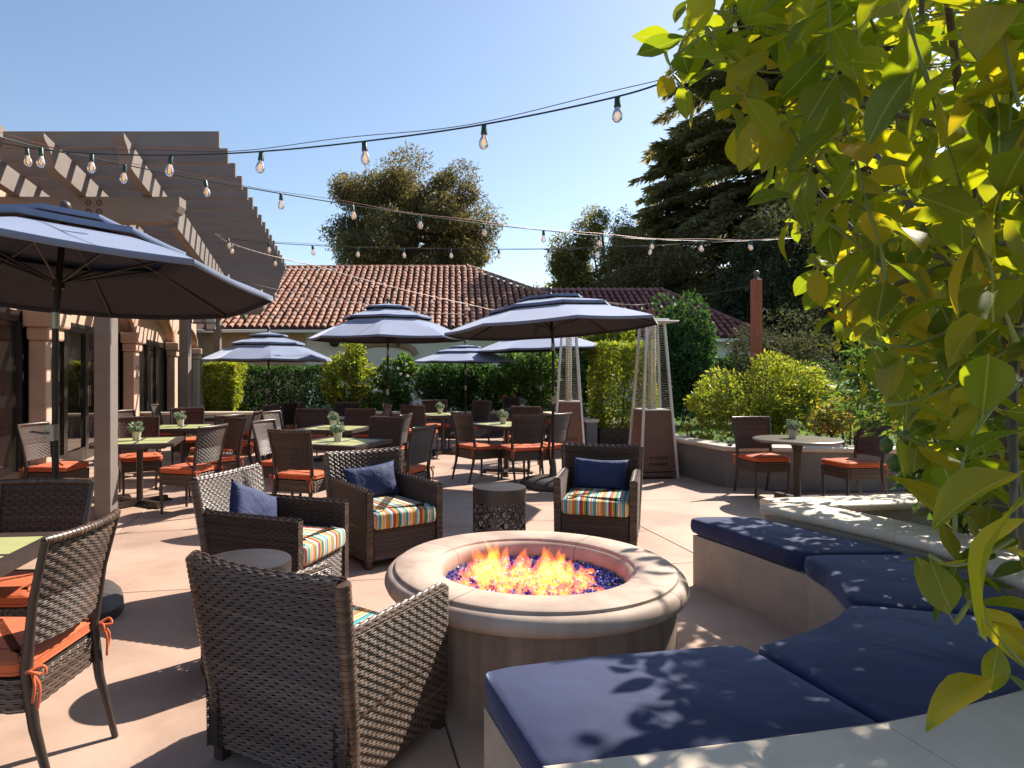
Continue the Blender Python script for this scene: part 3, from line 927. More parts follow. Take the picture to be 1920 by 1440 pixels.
# outer beam that carries the slat ends
a, b = along(0.13, 0.66), along(13.0, 0.66)
m = MB().bar(ploc(a.x, a.y, 3.11), ploc(b.x, b.y, 3.11), 0.09, 0.27); m.build('edge_beam', M['pergola'], pg, bevel=0.004, seg=1)
for k in range(5):                                      # joists, scalloped front ends
    off = 0.44 - 0.665 * k
    m = MB()
    prof = [(-1.33, 3.475), (-1.33, 3.44), (-1.29, 3.42), (-1.22, 3.40), (-1.14, 3.35), (-1.09, 3.29), (-1.05, 3.262), (-0.95, 3.255), (12.6, 3.255), (12.6, 3.475)]
    n = len(prof); w = 0.045
    nx = Vector((PD.y, -PD.x))
    vs = []
    for sgn in (-1, 1):
        for (t_, z) in prof:
            p = along(t_, off) + nx * w * sgn
            vs.append(ploc(p.x, p.y, z))
    m.add(vs, [tuple(range(n)), tuple(reversed(range(n, 2 * n)))] + [(i, n + i, n + (i + 1) % n, (i + 1) % n) for i in range(n)])
    m.build('joist', M['pergola'], pg)
y = 6.07; k = 0
while y < 19.4:
    xe = -2.077 - 0.165 * (y - 6.07) if y < 13.4 else -3.29 - 0.30 * (y - 13.4)
    xl = -5.9 - 0.2445 * (y - 9.1)
    if k == 0: xl = (8 - U0) / FPX * y
    m = MB().box(((xe + xl) / 2 - PO.x, y - PO.y, 3.55 + 0.0), (xe - xl, 0.042, 0.145)); m.build('slat', M['pergola'], pg, bevel=0.003, seg=1)
    y += 0.462; k += 1

# hanging lanterns under the pergola edge
for (u, vt, vb, lab) in ((372, 572, 609, 'nearer of two hanging lanterns beside the second pergola post'), (396, 574, 622, 'lower of two hanging lanterns, right beside the third pergola post')):
    D = 12.6
    p0 = W(u, vt, D); p1 = W(u, vb, D); h = p0.z - p1.z; w = 0.10
    t = thing('lantern', lab, 'lantern', (p1.x, p1.y, p1.z), 0.2, 'hanging lanterns under the pergola')
    m = MB().box((0, 0, h / 2), (w * 1.55, w * 1.55, h * 0.82)); m.build('glass_body', M['lamp_glass'], t, bevel=0.01)
    m = MB()
    for sx in (-1, 1):
        for sy in (-1, 1):
            m.bar((sx * w, sy * w, 0.02), (sx * w, sy * w, h), 0.012, 0.012)
    for z in (0.03, h * 0.33, h - 0.02):
        for s in (-1, 1):
            m.bar((-w, s * w, z), (w, s * w, z), 0.012, 0.012); m.bar((s * w, -w, z), (s * w, w, z), 0.012, 0.012)
    m.build('cage', M['doorframe'], t)
    MB().lathe([(w * 1.5, h), (w * 0.9, h + 0.07), (0.02, h + 0.12), (0.0, h + 0.12)], 10).build('cap', M['doorframe'], t)
    MB().tube([(0, 0, h + 0.1), (0, 0, 3.25 - p1.z)], 0.008, 6).build('hanger', M['doorframe'], t)

# ------------------------------------------------------------------ restaurant building on the left
RB = thing('restaurant_building', 'peach stucco restaurant wing with arches and dark glass doors on the left', 'building', (-5.42, 9.1, 0), math.atan2(PD.y, PD.x))
# local x runs along the facade (away), local y into the building
BAY = 5.25
cols_s = [BAY * k for k in range(-1, 4)]
CW = 0.52
for s in cols_s:
    c = MB()
    c.box((s, 0.0, 0.13), (CW + 0.14, 0.32, 0.30), mi=0)
    c.box((s, 0.03, 1.05), (CW, 0.22, 1.70))
    c.build('column', M['peach'], RB, bevel=0.025, seg=2)
    c = MB().box((s, 0.01, 1.985), (CW + 0.10, 0.28, 0.17)); c.build('capital_step', M['peach'], RB, bevel=0.03, seg=2)
    c = MB().box((s, -0.01, 2.175), (CW + 0.26, 0.36, 0.215)); c.build('capital', M['peach'], RB, bevel=0.035, seg=2)
# wall above the doors with an arch in every bay
for s in cols_s[:-1]:
    n = 20; m = MB()
    x0, x1 = s + 0.05, s + BAY - 0.05
    zs = []
    for k in range(n + 1):
        q = k / n
        zs.append((x0 + (x1 - x0) * q, 2.28 + 0.62 * math.sqrt(max(0, 1 - (2 * q - 1) ** 2))))
    for yy in (0.02,):
        for (a, b) in zip(zs, zs[1:]):
            m.add([(a[0], yy, a[1]), (b[0], yy, b[1]), (b[0], yy, 3.9), (a[0], yy, 3.9), (a[0], 0.20, a[1]), (b[0], 0.20, b[1])], [(0, 1, 2, 3), (0, 4, 5, 1)])
    m.build('arch_wall', M['peach'], RB)
    m = MB(); m.tube([(x, 0.0, z + 0.04) for x, z in zs], 0.055, 8); m.build('arch_moulding', M['trim'], RB, smooth=50)
    # infill above the door head
    m = MB().box((s + BAY / 2, 0.24, 2.62), (BAY - 0.3, 0.06, 0.72)); m.build('infill', M['peach'], RB)
    # door leaves
    nl = 4; lw = (BAY - CW - 0.1) / nl
    for k in range(nl):
        cx = s + CW / 2 + 0.05 + lw * (k + 0.5)
        m = MB()
        for sx in (-1, 1): m.box((cx + sx * (lw / 2 - 0.045), 0.22, 1.13), (0.085, 0.07, 2.26))
        for z in (0.10, 2.19): m.box((cx, 0.221, z), (lw - 0.18, 0.066, 0.14 if z > 1 else 0.24))
        d = m.build('door', M['doorframe'], RB)
        MB().box((cx, 0.23, 1.17), (lw - 0.17, 0.012, 1.9)).build('pane', M['door_glass'], d)
        if k in (1, 2): MB().tube([(cx + (0.5 if k == 1 else -0.5) * (lw - 0.1), 0.16, 0.9), (cx + (0.5 if k == 1 else -0.5) * (lw - 0.1), 0.16, 1.25)], 0.012, 6).build('handle', M['steel'], d)
m = MB().box((5.2, 2.25, 1.9), (22, 3.8, 3.99)); m.build('interior_wall', M['doorframe'], RB)
m = MB().box((5.2, 0.2, 3.97), (21.5, 0.9, 0.12)); m.build('eave', M['pergola'], RB)
# notices on the columns


def notice(name, label, s, x0, x1, z0, z1, mat_, lines):
    t = thing(name, label, 'sign', (0, 0, 0))
    t.parent = None
    R_ = Matrix.Translation((-5.42, 9.1, 0)) @ Matrix.Rotation(math.atan2(PD.y, PD.x), 4, 'Z')
    t.matrix_world = R_ @ Matrix.Translation((s, -0.083, 0))
    MB().box(((x0 + x1) / 2, -0.008, (z0 + z1) / 2), (x1 - x0, 0.018, z1 - z0)).build('board', M[mat_], t, bevel=0.003, seg=1)
    m = MB()
    for k in range(lines):
        z = z1 - (z1 - z0) * (k + 1) / (lines + 1.2)
        hw = (x1 - x0) * (0.30 if k == 0 else RND.uniform(0.3, 0.42))
        m.box(((x0 + x1) / 2, -0.0195, z), (hw * 2, 0.003, 0.014 if k == 0 else 0.007))
    m.build('print', M['ink'], t)


notice('notice_board', 'olive menu board high on the near column', 0, -0.10, 0.15, 1.38, 1.66, 'sign_face', 8)
notice('notice_board', 'grey framed list below the olive menu board', 0, -0.03, 0.14, 1.06, 1.34, 'sign_grey', 9)
notice('notice_card', 'small white card lowest on the near column', 0, 0.0, 0.14, 0.93, 1.02, 'cap', 2)
notice('notice_board', 'small olive sign on the second column', BAY, -0.11, 0.13, 1.33, 1.60, 'sign_face', 6)

# ------------------------------------------------------------------ tiled buildings at the back
TILE_SP, TILE_ROW = 0.262, 0.36


def barrel_tile_mesh(name, mat_):
    """one tapered barrel tile, lying along +Y (up the slope), slightly raised at its lower end"""
    n = 6; L = TILE_ROW * 1.22
    m = MB(); vs = []
    for (yy, r, dz) in ((0, 0.098, 0.028), (L, 0.084, 0.0)):
        for rr in (r, r - 0.016):
            for k in range(n + 1):
                q = PI * k / n
                vs.append((rr * math.cos(q), yy, rr * math.sin(q) * 0.95 + dz))
    w = n + 1; fs = []
    for k in range(n):
        fs.append((k, k + 1, 2 * w + k + 1, 2 * w + k))
        fs.append((w + k + 1, w + k, k, k + 1)[::-1])
    m.add(vs, fs)
    return m.mesh(name, mat_, smooth=50)


def tiled_slope(parent, origin, ex, ey, nrm, inside, ncol, nrow, mat_, n_single, tile_me, c0=0):
    """columns of barrel tiles; ex along the eave, ey up the slope; inside(x, y) clips to the roof's outline"""
    Rm = Matrix((ex, ey, nrm)).transposed()
    cand = []
    for c in range(c0, ncol):
        for r in range(nrow):
            x, y_ = (c + 0.5) * TILE_SP, r * TILE_ROW
            if inside(x, y_ + 0.12): cand.append((x, y_))
    cand.sort(key=lambda q: q[1])
    base = [v.co.copy() for v in tile_me.vertices]; faces = [tuple(p.vertices) for p in tile_me.polygons]
    rest = MB()
    for i, (x, y_) in enumerate(cand):
        jx, jy, jr = RND.gauss(0, 0.008), RND.gauss(0, 0.012), RND.gauss(0, 0.02)
        p = origin + ex * (x + jx) + ey * (y_ + jy) + nrm * 0.02
        Q = Rm @ Matrix.Rotation(jr, 3, 'Z')
        if i < n_single:
            o = link('roof_tile', tile_me, parent)
            o.matrix_local = Matrix.Translation(p) @ Q.to_4x4()
        else:
            rest.add([Q @ b + p for b in base], faces)
    if rest.v: rest.build('roof_tiles', mat_, parent, smooth=50, kind='stuff')


def ridge_tiles(parent, a, b, mat_, name='ridge_tile', kind=None):
    a = Vector(a); b = Vector(b); L = (b - a).length; n = int(L / 0.36); d = (b - a).normalized()
    m = MB()
    x = d.cross(Vector((0, 0, 1))).normalized(); z = x.cross(d)
    for k in range(n):
        for (t0, t1, r0, r1) in ((k * 0.36, k * 0.36 + 0.42, 0.13, 0.115),):
            vs = []
            for t_, r in ((t0, r0), (t1, r1)):
                for j in range(7):
                    q = PI * j / 6
                    vs.append(a + d * t_ + x * r * math.cos(q) + z * r * math.sin(q))
            m.add(vs, [(j, j + 1, 8 + j, 7 + j) for j in range(6)])
    m.build(name, mat_, parent, smooth=50, kind='stuff')


tile_a = barrel_tile_mesh('roof_tile', M['tile']); tile_b = barrel_tile_mesh('roof_tile', M['tile_red'])
HB = thing('tiled_house', 'long cream house with orange barrel tile roof behind the umbrellas', 'building', (-1.0, 25.4, 0))
ORI = Vector((-1.0, 25.4, 0))
EY, EZ, RY, RZ, XR, XL = 25.0, 3.04, 31.0, 6.15, 6.8, -9.6
ridge_x = 0.73
m = MB()
m.add([Vector((XL, EY, EZ - .03)) - ORI, Vector((XR, EY, EZ - .03)) - ORI, Vector((ridge_x, RY, RZ - .03)) - ORI, Vector((XL, RY, RZ - .03)) - ORI, Vector((XR, 37, EZ - .03)) - ORI, Vector((XL, 37, EZ - .03)) - ORI],
      [(0, 1, 2, 3), (1, 4, 2), (3, 2, 4, 5)])
m.build('roof_deck', M['underlay'], HB)
ex = Vector((1, 0, 0)); ey = Vector((0, RY - EY, RZ - EZ)); SLP = ey.length; ey.normalize(); nr = ex.cross(ey)
tiled_slope(HB, Vector((XL, EY - 0.05, EZ)) - ORI, ex, ey, nr, lambda x, y_: x < (XR - XL) - (XR - ridge_x) * y_ / SLP - 0.05 and y_ < SLP - 0.12, 70, 30, M['tile'], 300, tile_a, c0=2)
ridge_tiles(HB, Vector((XL, RY, RZ + .02)) - ORI, Vector((ridge_x + .05, RY, RZ + .02)) - ORI, M['tile'])
ridge_tiles(HB, Vector((XR, EY, EZ + .03)) - ORI, Vector((ridge_x, RY, RZ + .03)) - ORI, M['tile'], 'hip_tile')
m = MB().box((-2.5, 0.55, 1.48), (18.8, 0.3, 3.1)); m.build('wall', M['whitewall'], HB)
m = MB().box((-0.6, 0.0, 2.95), (15.6, 0.9, 0.10)); m.build('soffit', M['whitewall'], HB)
# arched brown recess and band
n = 18; m = MB(); xs = [-3.9 + 2.5 * k / n for k in range(n + 1)]
pts = [(x, 2.0 + 0.42 * math.sqrt(max(0, 1 - ((x + 2.65) / 1.25) ** 2))) for x in xs]
mm_ = MB()
mm_.add([(x - ORI.x, 0.388, 0.3) for x, z in pts] + [(x - ORI.x, 0.388, z) for x, z in pts], [(i, i + 1, n + 2 + i, n + 1 + i) for i in range(n)]); mm_.build('arch_recess', M['whitewall'], HB)
m.tube([(x - ORI.x, 0.37, z + 0.1) for x, z in pts], 0.13, 8); m.build('arch_band', M['trim'], HB, smooth=50)
m = MB().box((-7.6, 0.36, 1.5), (6.0, 0.06, 3.0)); m.build('peach_panel', M['peach'], HB)
# speaker and wall lamp
p = W(627, 643, 25.5)
t = thing('wall_speaker', 'black oval loudspeaker mounted on the cream house wall', 'speaker', (p.x, p.y, p.z))
MB().ball((0, 0, 0), 0.19, 14, 8, (1.0, 0.6, 0.8)).build('housing', M['speaker'], t, smooth=60)
MB().bar((0, 0, 0), (0, 0.3, 0.1), 0.05, 0.05).build('bracket', M['speaker'], t)
p = W(746, 640, 25.5)
t = thing('wall_lamp', 'bronze wall lamp on the cream house behind the tall umbrella', 'lamp', (p.x, p.y, p.z))
MB().lathe([(0.0, -0.22), (0.05, -0.2), (0.12, 0.0), (0.17, 0.12), (0.17, 0.2), (0.0, 0.24)], 10).build('lamp_body', M['bolt'], t, smooth=40)
MB().bar((0, 0, 0.05), (0, 0.35, 0.05), 0.06, 0.06).build('bracket', M['bolt'], t)

AB = thing('tiled_annex', 'low house with dark red tile roof between the trees on the right', 'building', (7.5, 26, 0))
OA = Vector((7.5, 26, 0)); ax0, ax1, ay0, ay1, aez, ary, arz, arx = 2.5, 12.2, 26.0, 34.0, 2.75, 30.0, 5.0, 9.2
m = MB()
m.add([Vector(q) - OA for q in ((ax0, ay0, aez - .03), (ax1, ay0, aez - .03), (arx, ary, arz - .03), (ax0, ary, arz - .03), (ax1, ay1, aez - .03), (ax0, ay1, aez - .03))], [(0, 1, 2, 3), (1, 4, 2), (3, 2, 4, 5)])
m.build('roof_deck', M['underlay'], AB)
ey = Vector((0, ary - ay0, arz - aez)); SLA = ey.length; ey.normalize(); nr = Vector((1, 0, 0)).cross(ey)
tiled_slope(AB, Vector((ax0, ay0 - 0.05, aez)) - OA, Vector((1, 0, 0)), ey, nr, lambda x, y_: x < (ax1 - ax0) - (ax1 - arx) * y_ / SLA - 0.05 and y_ < SLA - 0.1, 40, 16, M['tile_red'], 300, tile_b)
ridge_tiles(AB, Vector((ax0, ary, arz)) - OA, Vector((arx, ary, arz)) - OA, M['tile_red'])
ridge_tiles(AB, Vector((ax1, ay0, aez)) - OA, Vector((arx, ary, arz)) - OA, M['tile_red'], 'hip_tile')
m = MB().box((0.0, 0.75, 1.33), (9.0, 0.3, 2.8)); m.build('wall', M['whitewall'], AB)
m = MB().box((-0.15, 0.3, 2.66), (9.6, 0.8, 0.12)); m.build('soffit', M['whitewall'], AB)
# ------------------------------------------------------------------ wicker dining chair (front faces -Y)
def make_dining_chair():
    t = thing('dining_chair', 'x', 'chair', (0, 0, 0))

    def posty(z):
        return np.interp(z, [0, 0.25, 0.45, 0.70, 0.93], [0.300, 0.232, 0.205, 0.238, 0.295])

    def postx(z):
        return np.interp(z, [0, 0.25, 0.45, 0.70, 0.93], [0.205, 0.207, 0.210, 0.224, 0.238])
    zs = [0.0, 0.06, 0.14, 0.25, 0.35, 0.45, 0.58, 0.70, 0.82, 0.915]
    for sx in (-1, 1):
        MB().tube([(sx * postx(z), posty(z), z) for z in zs], [0.013, 0.014, 0.016, 0.019, 0.021, 0.021, 0.018, 0.016, 0.015, 0.014], 8).build('leg', M['frame'], t, smooth=60)
        MB().tube([(sx * 0.198, -0.195, 0.0), (sx * 0.203, -0.198, 0.2), (sx * 0.208, -0.20, 0.42)], [0.013, 0.016, 0.019], 8).build('leg', M['frame'], t, smooth=60)

    def S(s, t_):
        z = 0.535 + 0.375 * t_
        x = (2 * s - 1) * (postx(z) - 0.004)
        y = posty(z) + 0.040 * (1 - (2 * s - 1) ** 2)
        return np.stack([x, y, z], -1)
    m = MB(); weave(m, S, 17, 22, 0.0028, 0.0030)
    bk = m.build('backrest', M['wicker'], t, smooth=70)
    m = MB()
    ss = np.linspace(0, 1, 15); tt = np.linspace(0, 1, 6)
    m.grid(np.array([[S(np.array([a]), np.array([b]))[0] for b in tt] for a in ss])); m.build('back_blocker', M['dark_filler'], bk)  # added dark sheet that stops light passing through the weave
    m = MB(); m.tube([tuple(S(np.array([a]), np.array([1.01]))[0]) for a in np.linspace(-0.02, 1.02, 15)], 0.0155, 8)
    for a in np.linspace(0.02, 0.98, 24):
        p = S(np.array([a]), np.array([1.01]))[0]; q = S(np.array([a + 0.028]), np.array([1.01]))[0]
        m.tube([tuple(p), tuple(q)], 0.0172, 8)
    m.build('top_rail', M['wicker'], bk, smooth=60)
    # woven skirt
    out = round_rect(0.222, 0.212, 0.045, 4)
    out = [Vector(p) for p in out] + [Vector(out[0])]
    L = [0.0]
    for a, b in zip(out, out[1:]): L.append(L[-1] + (b - a).length)
    Lx = np.array(L) / L[-1]; ox = np.array([p.x for p in out]); oy = np.array([p.y for p in out])

    def A(s, t_):
        s = np.mod(s, 1.0)
        x = np.interp(s, Lx, ox); y = np.interp(s, Lx, oy)
        return np.stack([x, y, 0.305 + 0.118 * t_], -1)
    m = MB(); weave(m, A, 62, 7, 0.0026, 0.0028, closed=True); m.build('skirt', M['wicker'], t, smooth=70)
    m = MB().prism(round_rect(0.214, 0.204, 0.045, 3), 0.31, 0.424); m.build('seat_frame', M['dark_filler'], t)
    o = round_rect(0.226, 0.218, 0.06, 5, 0, -0.012)
    m = MB(); cushion_mesh(m, o, 0.428, 0.486, 0.02, 0.012, 0.09)
    cu = m.build('cushion', M['orange'], t, smooth=60)
    m = MB()
    for z in (0.444, 0.474): m.tube([(p[0] * 1.003, p[1] * 1.003, z) for p in o], 0.0042, 6, closed=True)
    m.build('piping', M['orange'], cu, smooth=60)
    for sx in (-1, 1):
        m = MB(); c = Vector((sx * 0.225, 0.215, 0.452))
        m.tube(smooth_path([c, c + Vector((sx * 0.03, 0.03, 0.016)), c + Vector((sx * 0.012, 0.052, 0.0)), c + Vector((0, 0.02, 0))], 4), 0.0055, 6)
        m.tube(smooth_path([c, c + Vector((-sx * 0.03, 0.04, 0.012)), c + Vector((-sx * 0.035, 0.045, -0.015)), c + Vector((0, 0.02, 0))], 4), 0.0055, 6)
        m.tube(smooth_path([c + Vector((0, 0.02, 0)), c + Vector((sx * 0.016, 0.04, -0.04)), c + Vector((sx * 0.02, 0.034, -0.095))], 4), 0.005, 6)
        m.tube(smooth_path([c + Vector((0, 0.02, 0)), c + Vector((-sx * 0.008, 0.043, -0.05)), c + Vector((-sx * 0.002, 0.04, -0.125))], 4), 0.005, 6)
        m.build('tie', M['orange'], cu, smooth=60)
    return remember(t)


DC = make_dining_chair()
dc_used = False


def dining(x, y, f, label):
    global dc_used
    rz = face_rz(*f)
    if not dc_used:
        dc_used = True
        DC.location = (x, y, 0); DC.rotation_euler = (0, 0, rz); DC['label'] = label; DC['group'] = 'wicker dining chairs with orange cushions'
        return DC
    return clone(DC, (x, y, 0), rz, label, 'wicker dining chairs with orange cushions')


def make_table():
    t = thing('dining_table', 'x', 'table', (0, 0, 0), 0, 'square dining tables')
    h = 0.415; w = 0.085; z = 0.72
    m = MB()
    m.box((0, 0, z - 0.021), (2 * h, 2 * h, 0.030))
    m.box((0, h - w / 2, z - 0.003), (2 * h, w, 0.006)); m.box((0, -h + w / 2, z - 0.003), (2 * h, w, 0.006))
    for s in (-1, 1): m.box((s * (h - w / 2), 0, z - 0.003), (w, 2 * h - 2 * w, 0.006))
    m.box((0, 0, z - 0.003), (0.03, 2 * h - 2 * w, 0.0055)); m.box((0, 0, z - 0.003), (2 * h - 2 * w, 0.03, 0.005))
    m.box((0, 0, z - 0.05), (0.62, 0.62, 0.03))
    m.build('table_top', M['table_dark'], t)
    q = h - w
    for sx in (-1, 1):
        for sy in (-1, 1):
            c = (q + 0.015) / 2
            MB().box((sx * c, sy * c, z - 0.0035), (q - 0.019, q - 0.019, 0.005)).build('panel', M['table_panel'], t)
    MB().lathe([(0.035, 0.04), (0.035, 0.6), (0.06, 0.645), (0.12, 0.67), (0.0, 0.67)], 12).build('pedestal', M['frame'], t, smooth=35)
    m = MB()
    for a in (PI / 4, -PI / 4):
        d = Vector((math.cos(a), math.sin(a), 0)) * 0.34
        m.bar(-d + Vector((0, 0, 0.04)), d + Vector((0, 0, 0.0402 if a > 0 else 0.0398)), 0.06, 0.05)
        for s in (-1, 1): m.box(d * s + Vector((0, 0, 0.012)), (0.085, 0.085, 0.024), rz=a)
    m.build('cross_foot', M['frame'], t)
    return remember(t)


TB = make_table(); tb_used = False


def table(x, y, a, label):
    global tb_used
    if not tb_used:
        tb_used = True
        TB.location = (x, y, 0); TB.rotation_euler = (0, 0, a); TB['label'] = label
        return TB
    return clone(TB, (x, y, 0), a, label)


def make_pot():
    t = thing('potted_plant', 'x', 'potted plant', (0, 0, 0), 0, 'small potted plants on the tables')
    MB().lathe([(0.0, 0.0), (0.038, 0.0), (0.05, 0.095), (0.053, 0.10), (0.046, 0.10), (0.042, 0.085), (0.0, 0.085)], 16).build('pot', M['pot'], t, smooth=40)
    P, out = blob_points((0, 0, 0.15), (0.095, 0.095, 0.07), 420, k=16, lump=0.4, shell=0.2)
    V, F = leaf_quads(P, 0.032, 0.5, out=out * 0.8)
    np_mesh('foliage', V, F, M['leaf_sage'], t)
    m = MB()
    for k in range(9):
        q = RND.uniform(0, 6.28); m.tube([(0, 0, 0.08), (0.03 * math.cos(q), 0.03 * math.sin(q), 0.12), (0.07 * math.cos(q), 0.07 * math.sin(q), 0.16)], 0.002, 4)
    m.build('stems', M['stem'], t)
    return remember(t)


PT = make_pot(); pt_used = False


def pot(x, y, z, label):
    global pt_used
    if not pt_used:
        pt_used = True
        PT.location = (x, y, z); PT['label'] = label; PT.rotation_euler = (0, 0, 0.4)
        return PT
    return clone(PT, (x, y, z), RND.uniform(0, 6), label)


def setting_for(x, y, ang, tl, chairs, pot_label):
    """a table and its chairs; chairs = (side angle in degrees from the table's +x side, extra distance, twist, label)"""
    table(x, y, ang, tl)
    for (sd, ex, tw, lab) in chairs:
        q = ang + math.radians(sd)
        d = Vector((math.cos(q), math.sin(q)))
        p = Vector((x, y)) + d * (0.60 + ex)
        f = Matrix.Rotation(math.radians(tw), 2) @ (-d)
        dining(p.x, p.y, f, lab)
    if pot_label: pot(x - 0.05, y + 0.03, 0.72, pot_label)


# nearest table at the left edge
table(-2.22, 2.86, math.radians(6), 'square dining table cut off by the left edge, nearest the camera')
dining(-1.69, 2.60, (-1.0, 0.03), 'nearest wicker dining chair, seen from behind beside the left edge')
dining(-2.13, 3.30, (0.03, -1.0), 'wicker dining chair across the nearest table, facing the camera')
# tables beside the building
setting_for(-3.50, 7.62, math.radians(14), 'square dining table right behind the near pergola post', [
    (-40, 0.17, 10, 'wicker dining chair in front of the pergola post table, its back towards the camera'),
    (180, 0.22, -20, 'dark wicker dining chair between the near column and pergola post'),
    (100, 0.10, 6, 'wicker dining chair on the far side of the pergola post table'),
    (25, 0.22, 8, 'wicker dining chair at the right side of the pergola post table')], 'potted plant on the table right behind the pergola post')
setting_for(-3.78, 9.55, math.radians(12), 'second square dining table along the building, past the pergola post table', [
    (95, 0.12, 4, 'sunlit wicker dining chair at the far side of the second building table'),
    (5, 0.12, -12, 'wicker dining chair at the right side of the second building table'),
    (-50, 0.16, 10, 'wicker dining chair at the near right corner of the second building table'),
    (150, 0.18, 0, 'wicker dining chair at the building side of the second building table')], 'potted plant on the second table along the building')
setting_for(-4.05, 11.7, math.radians(10), 'third square dining table along the building, in deep shade', [
    (-30, 0.15, 8, 'shaded wicker dining chair nearest us at the third building table'),
    (10, 0.45, 0, 'shaded wicker dining chair on the patio side of the third building table'),
    (180, 0.12, 0, 'shaded wicker dining chair on the wall side of the third building table')], None)
# row behind the armchairs
A0 = math.radians(-22)
setting_for(-1.23, 7.53, A0, 'sunlit square dining table just behind the two left armchairs', [
    (-90, 0.09, 0, 'wicker dining chair with its back to the armchairs at the sunlit table'),
    (180, 0.14, 6, 'wicker dining chair with sunlit back at the left of the sunlit table'),
    (90, 0.14, -4, 'wicker dining chair at the far side of the sunlit table'),
    (0, 0.13, -6, 'wicker dining chair at the right of the sunlit table, behind the middle armchair')], 'potted plant on the sunlit table behind the armchairs')
setting_for(-1.60, 9.35, math.radians(-16), 'middle square dining table in the row behind the armchairs', [
    (180, 0.12, 0, 'wicker dining chair at the left of the middle row table'),
    (95, 0.12, 0, 'wicker dining chair at the far side of the middle row table'),
    (0, 0.12, 0, 'wicker dining chair at the right of the middle row table')], 'potted plant on the middle table of the row')
setting_for(-2.05, 11.35, math.radians(-8), 'farthest square dining table in the row, near the small fire', [
    (180, 0.10, 0, 'wicker dining chair at the left of the farthest row table'),
    (140, 0.35, 0, 'pale lit wicker dining chair at the far left corner of the farthest row table'),
    (90, 0.10, 0, 'wicker dining chair at the far side of the farthest row table'),
    (0, 0.10, 0, 'wicker dining chair at the right of the farthest row table'),
    (-90, 0.12, 10, 'wicker dining chair at the near side of the farthest row table')], 'potted plant on the farthest row table')
# centre
setting_for(0.78, 10.0, math.radians(38), 'square dining table beside the big centre umbrella', [
    (-165, 0.12, -20, 'wicker dining chair at the left of the centre umbrella table'),
    (-118, 0.16, 8, 'wicker dining chair at the front left of the centre umbrella table, back to us'),
    (-88, 0.14, 10, 'wicker dining chair next to the umbrella pole at the centre table'),
    (30, 0.12, 0, 'wicker dining chair at the far right of the centre umbrella table')], 'potted plant on the centre umbrella table')
setting_for(-0.19, 12.3, math.radians(20), 'square dining table behind and left of the centre umbrella table', [
    (-140, 0.12, 0, 'wicker dining chair at the near left of the table by the tall umbrella pole'),
    (180, 0.16, 0, 'wicker dining chair at the left of the table by the tall umbrella pole'),
    (80, 0.12, 0, 'wicker dining chair at the far side of the table by the tall umbrella pole'),
    (25, 0.16, 0, 'wicker dining chair at the right of the table by the tall umbrella pole')], 'potted plant on the table by the tall umbrella pole')
setting_for(1.47, 14.0, math.radians(5), 'farthest square dining table, beside the left heater', [
    (95, 0.08, 0, 'wicker dining chair behind the farthest table, against the hedge'),
    (0, 0.05, 0, 'wicker dining chair between the farthest table and the left heater')], 'potted plant on the farthest table by the hedge')

# round bistro table on the right
t = thing('bistro_table', 'round bistro table in front of the grey garden wall on the right', 'table', (3.93, 7.8, 0))
MB().lathe([(0.0, 0.69), (0.45, 0.69), (0.47, 0.70), (0.475, 0.715), (0.465, 0.724), (0.44, 0.726), (0.0, 0.726)], 40).build('table_top', M['bistro_top'], t, smooth=40)
MB().lathe([(0.038, 0.04), (0.036, 0.55), (0.06, 0.63), (0.10, 0.688), (0.0, 0.688)], 14).build('pedestal', M['frame'], t, smooth=40)
m = MB()
for a in (0.3, 0.3 + PI / 2):
    d = Vector((math.cos(a), math.sin(a), 0)) * 0.32; m.bar(-d + Vector((0, 0, 0.03)), d + Vector((0, 0, 0.0305 if a > 1 else 0.0295)), 0.07, 0.06)
m.build('cross_foot', M['frame'], t)
pot(3.90, 7.85, 0.726, 'white potted plant on the round bistro table')
dining(3.73, 8.22, (0.08, -1.0), 'wicker dining chair behind the bistro table against the garden wall')
dining(4.50, 7.72, (-0.97, -0.12), 'wicker dining chair at the right of the bistro table among leaves')


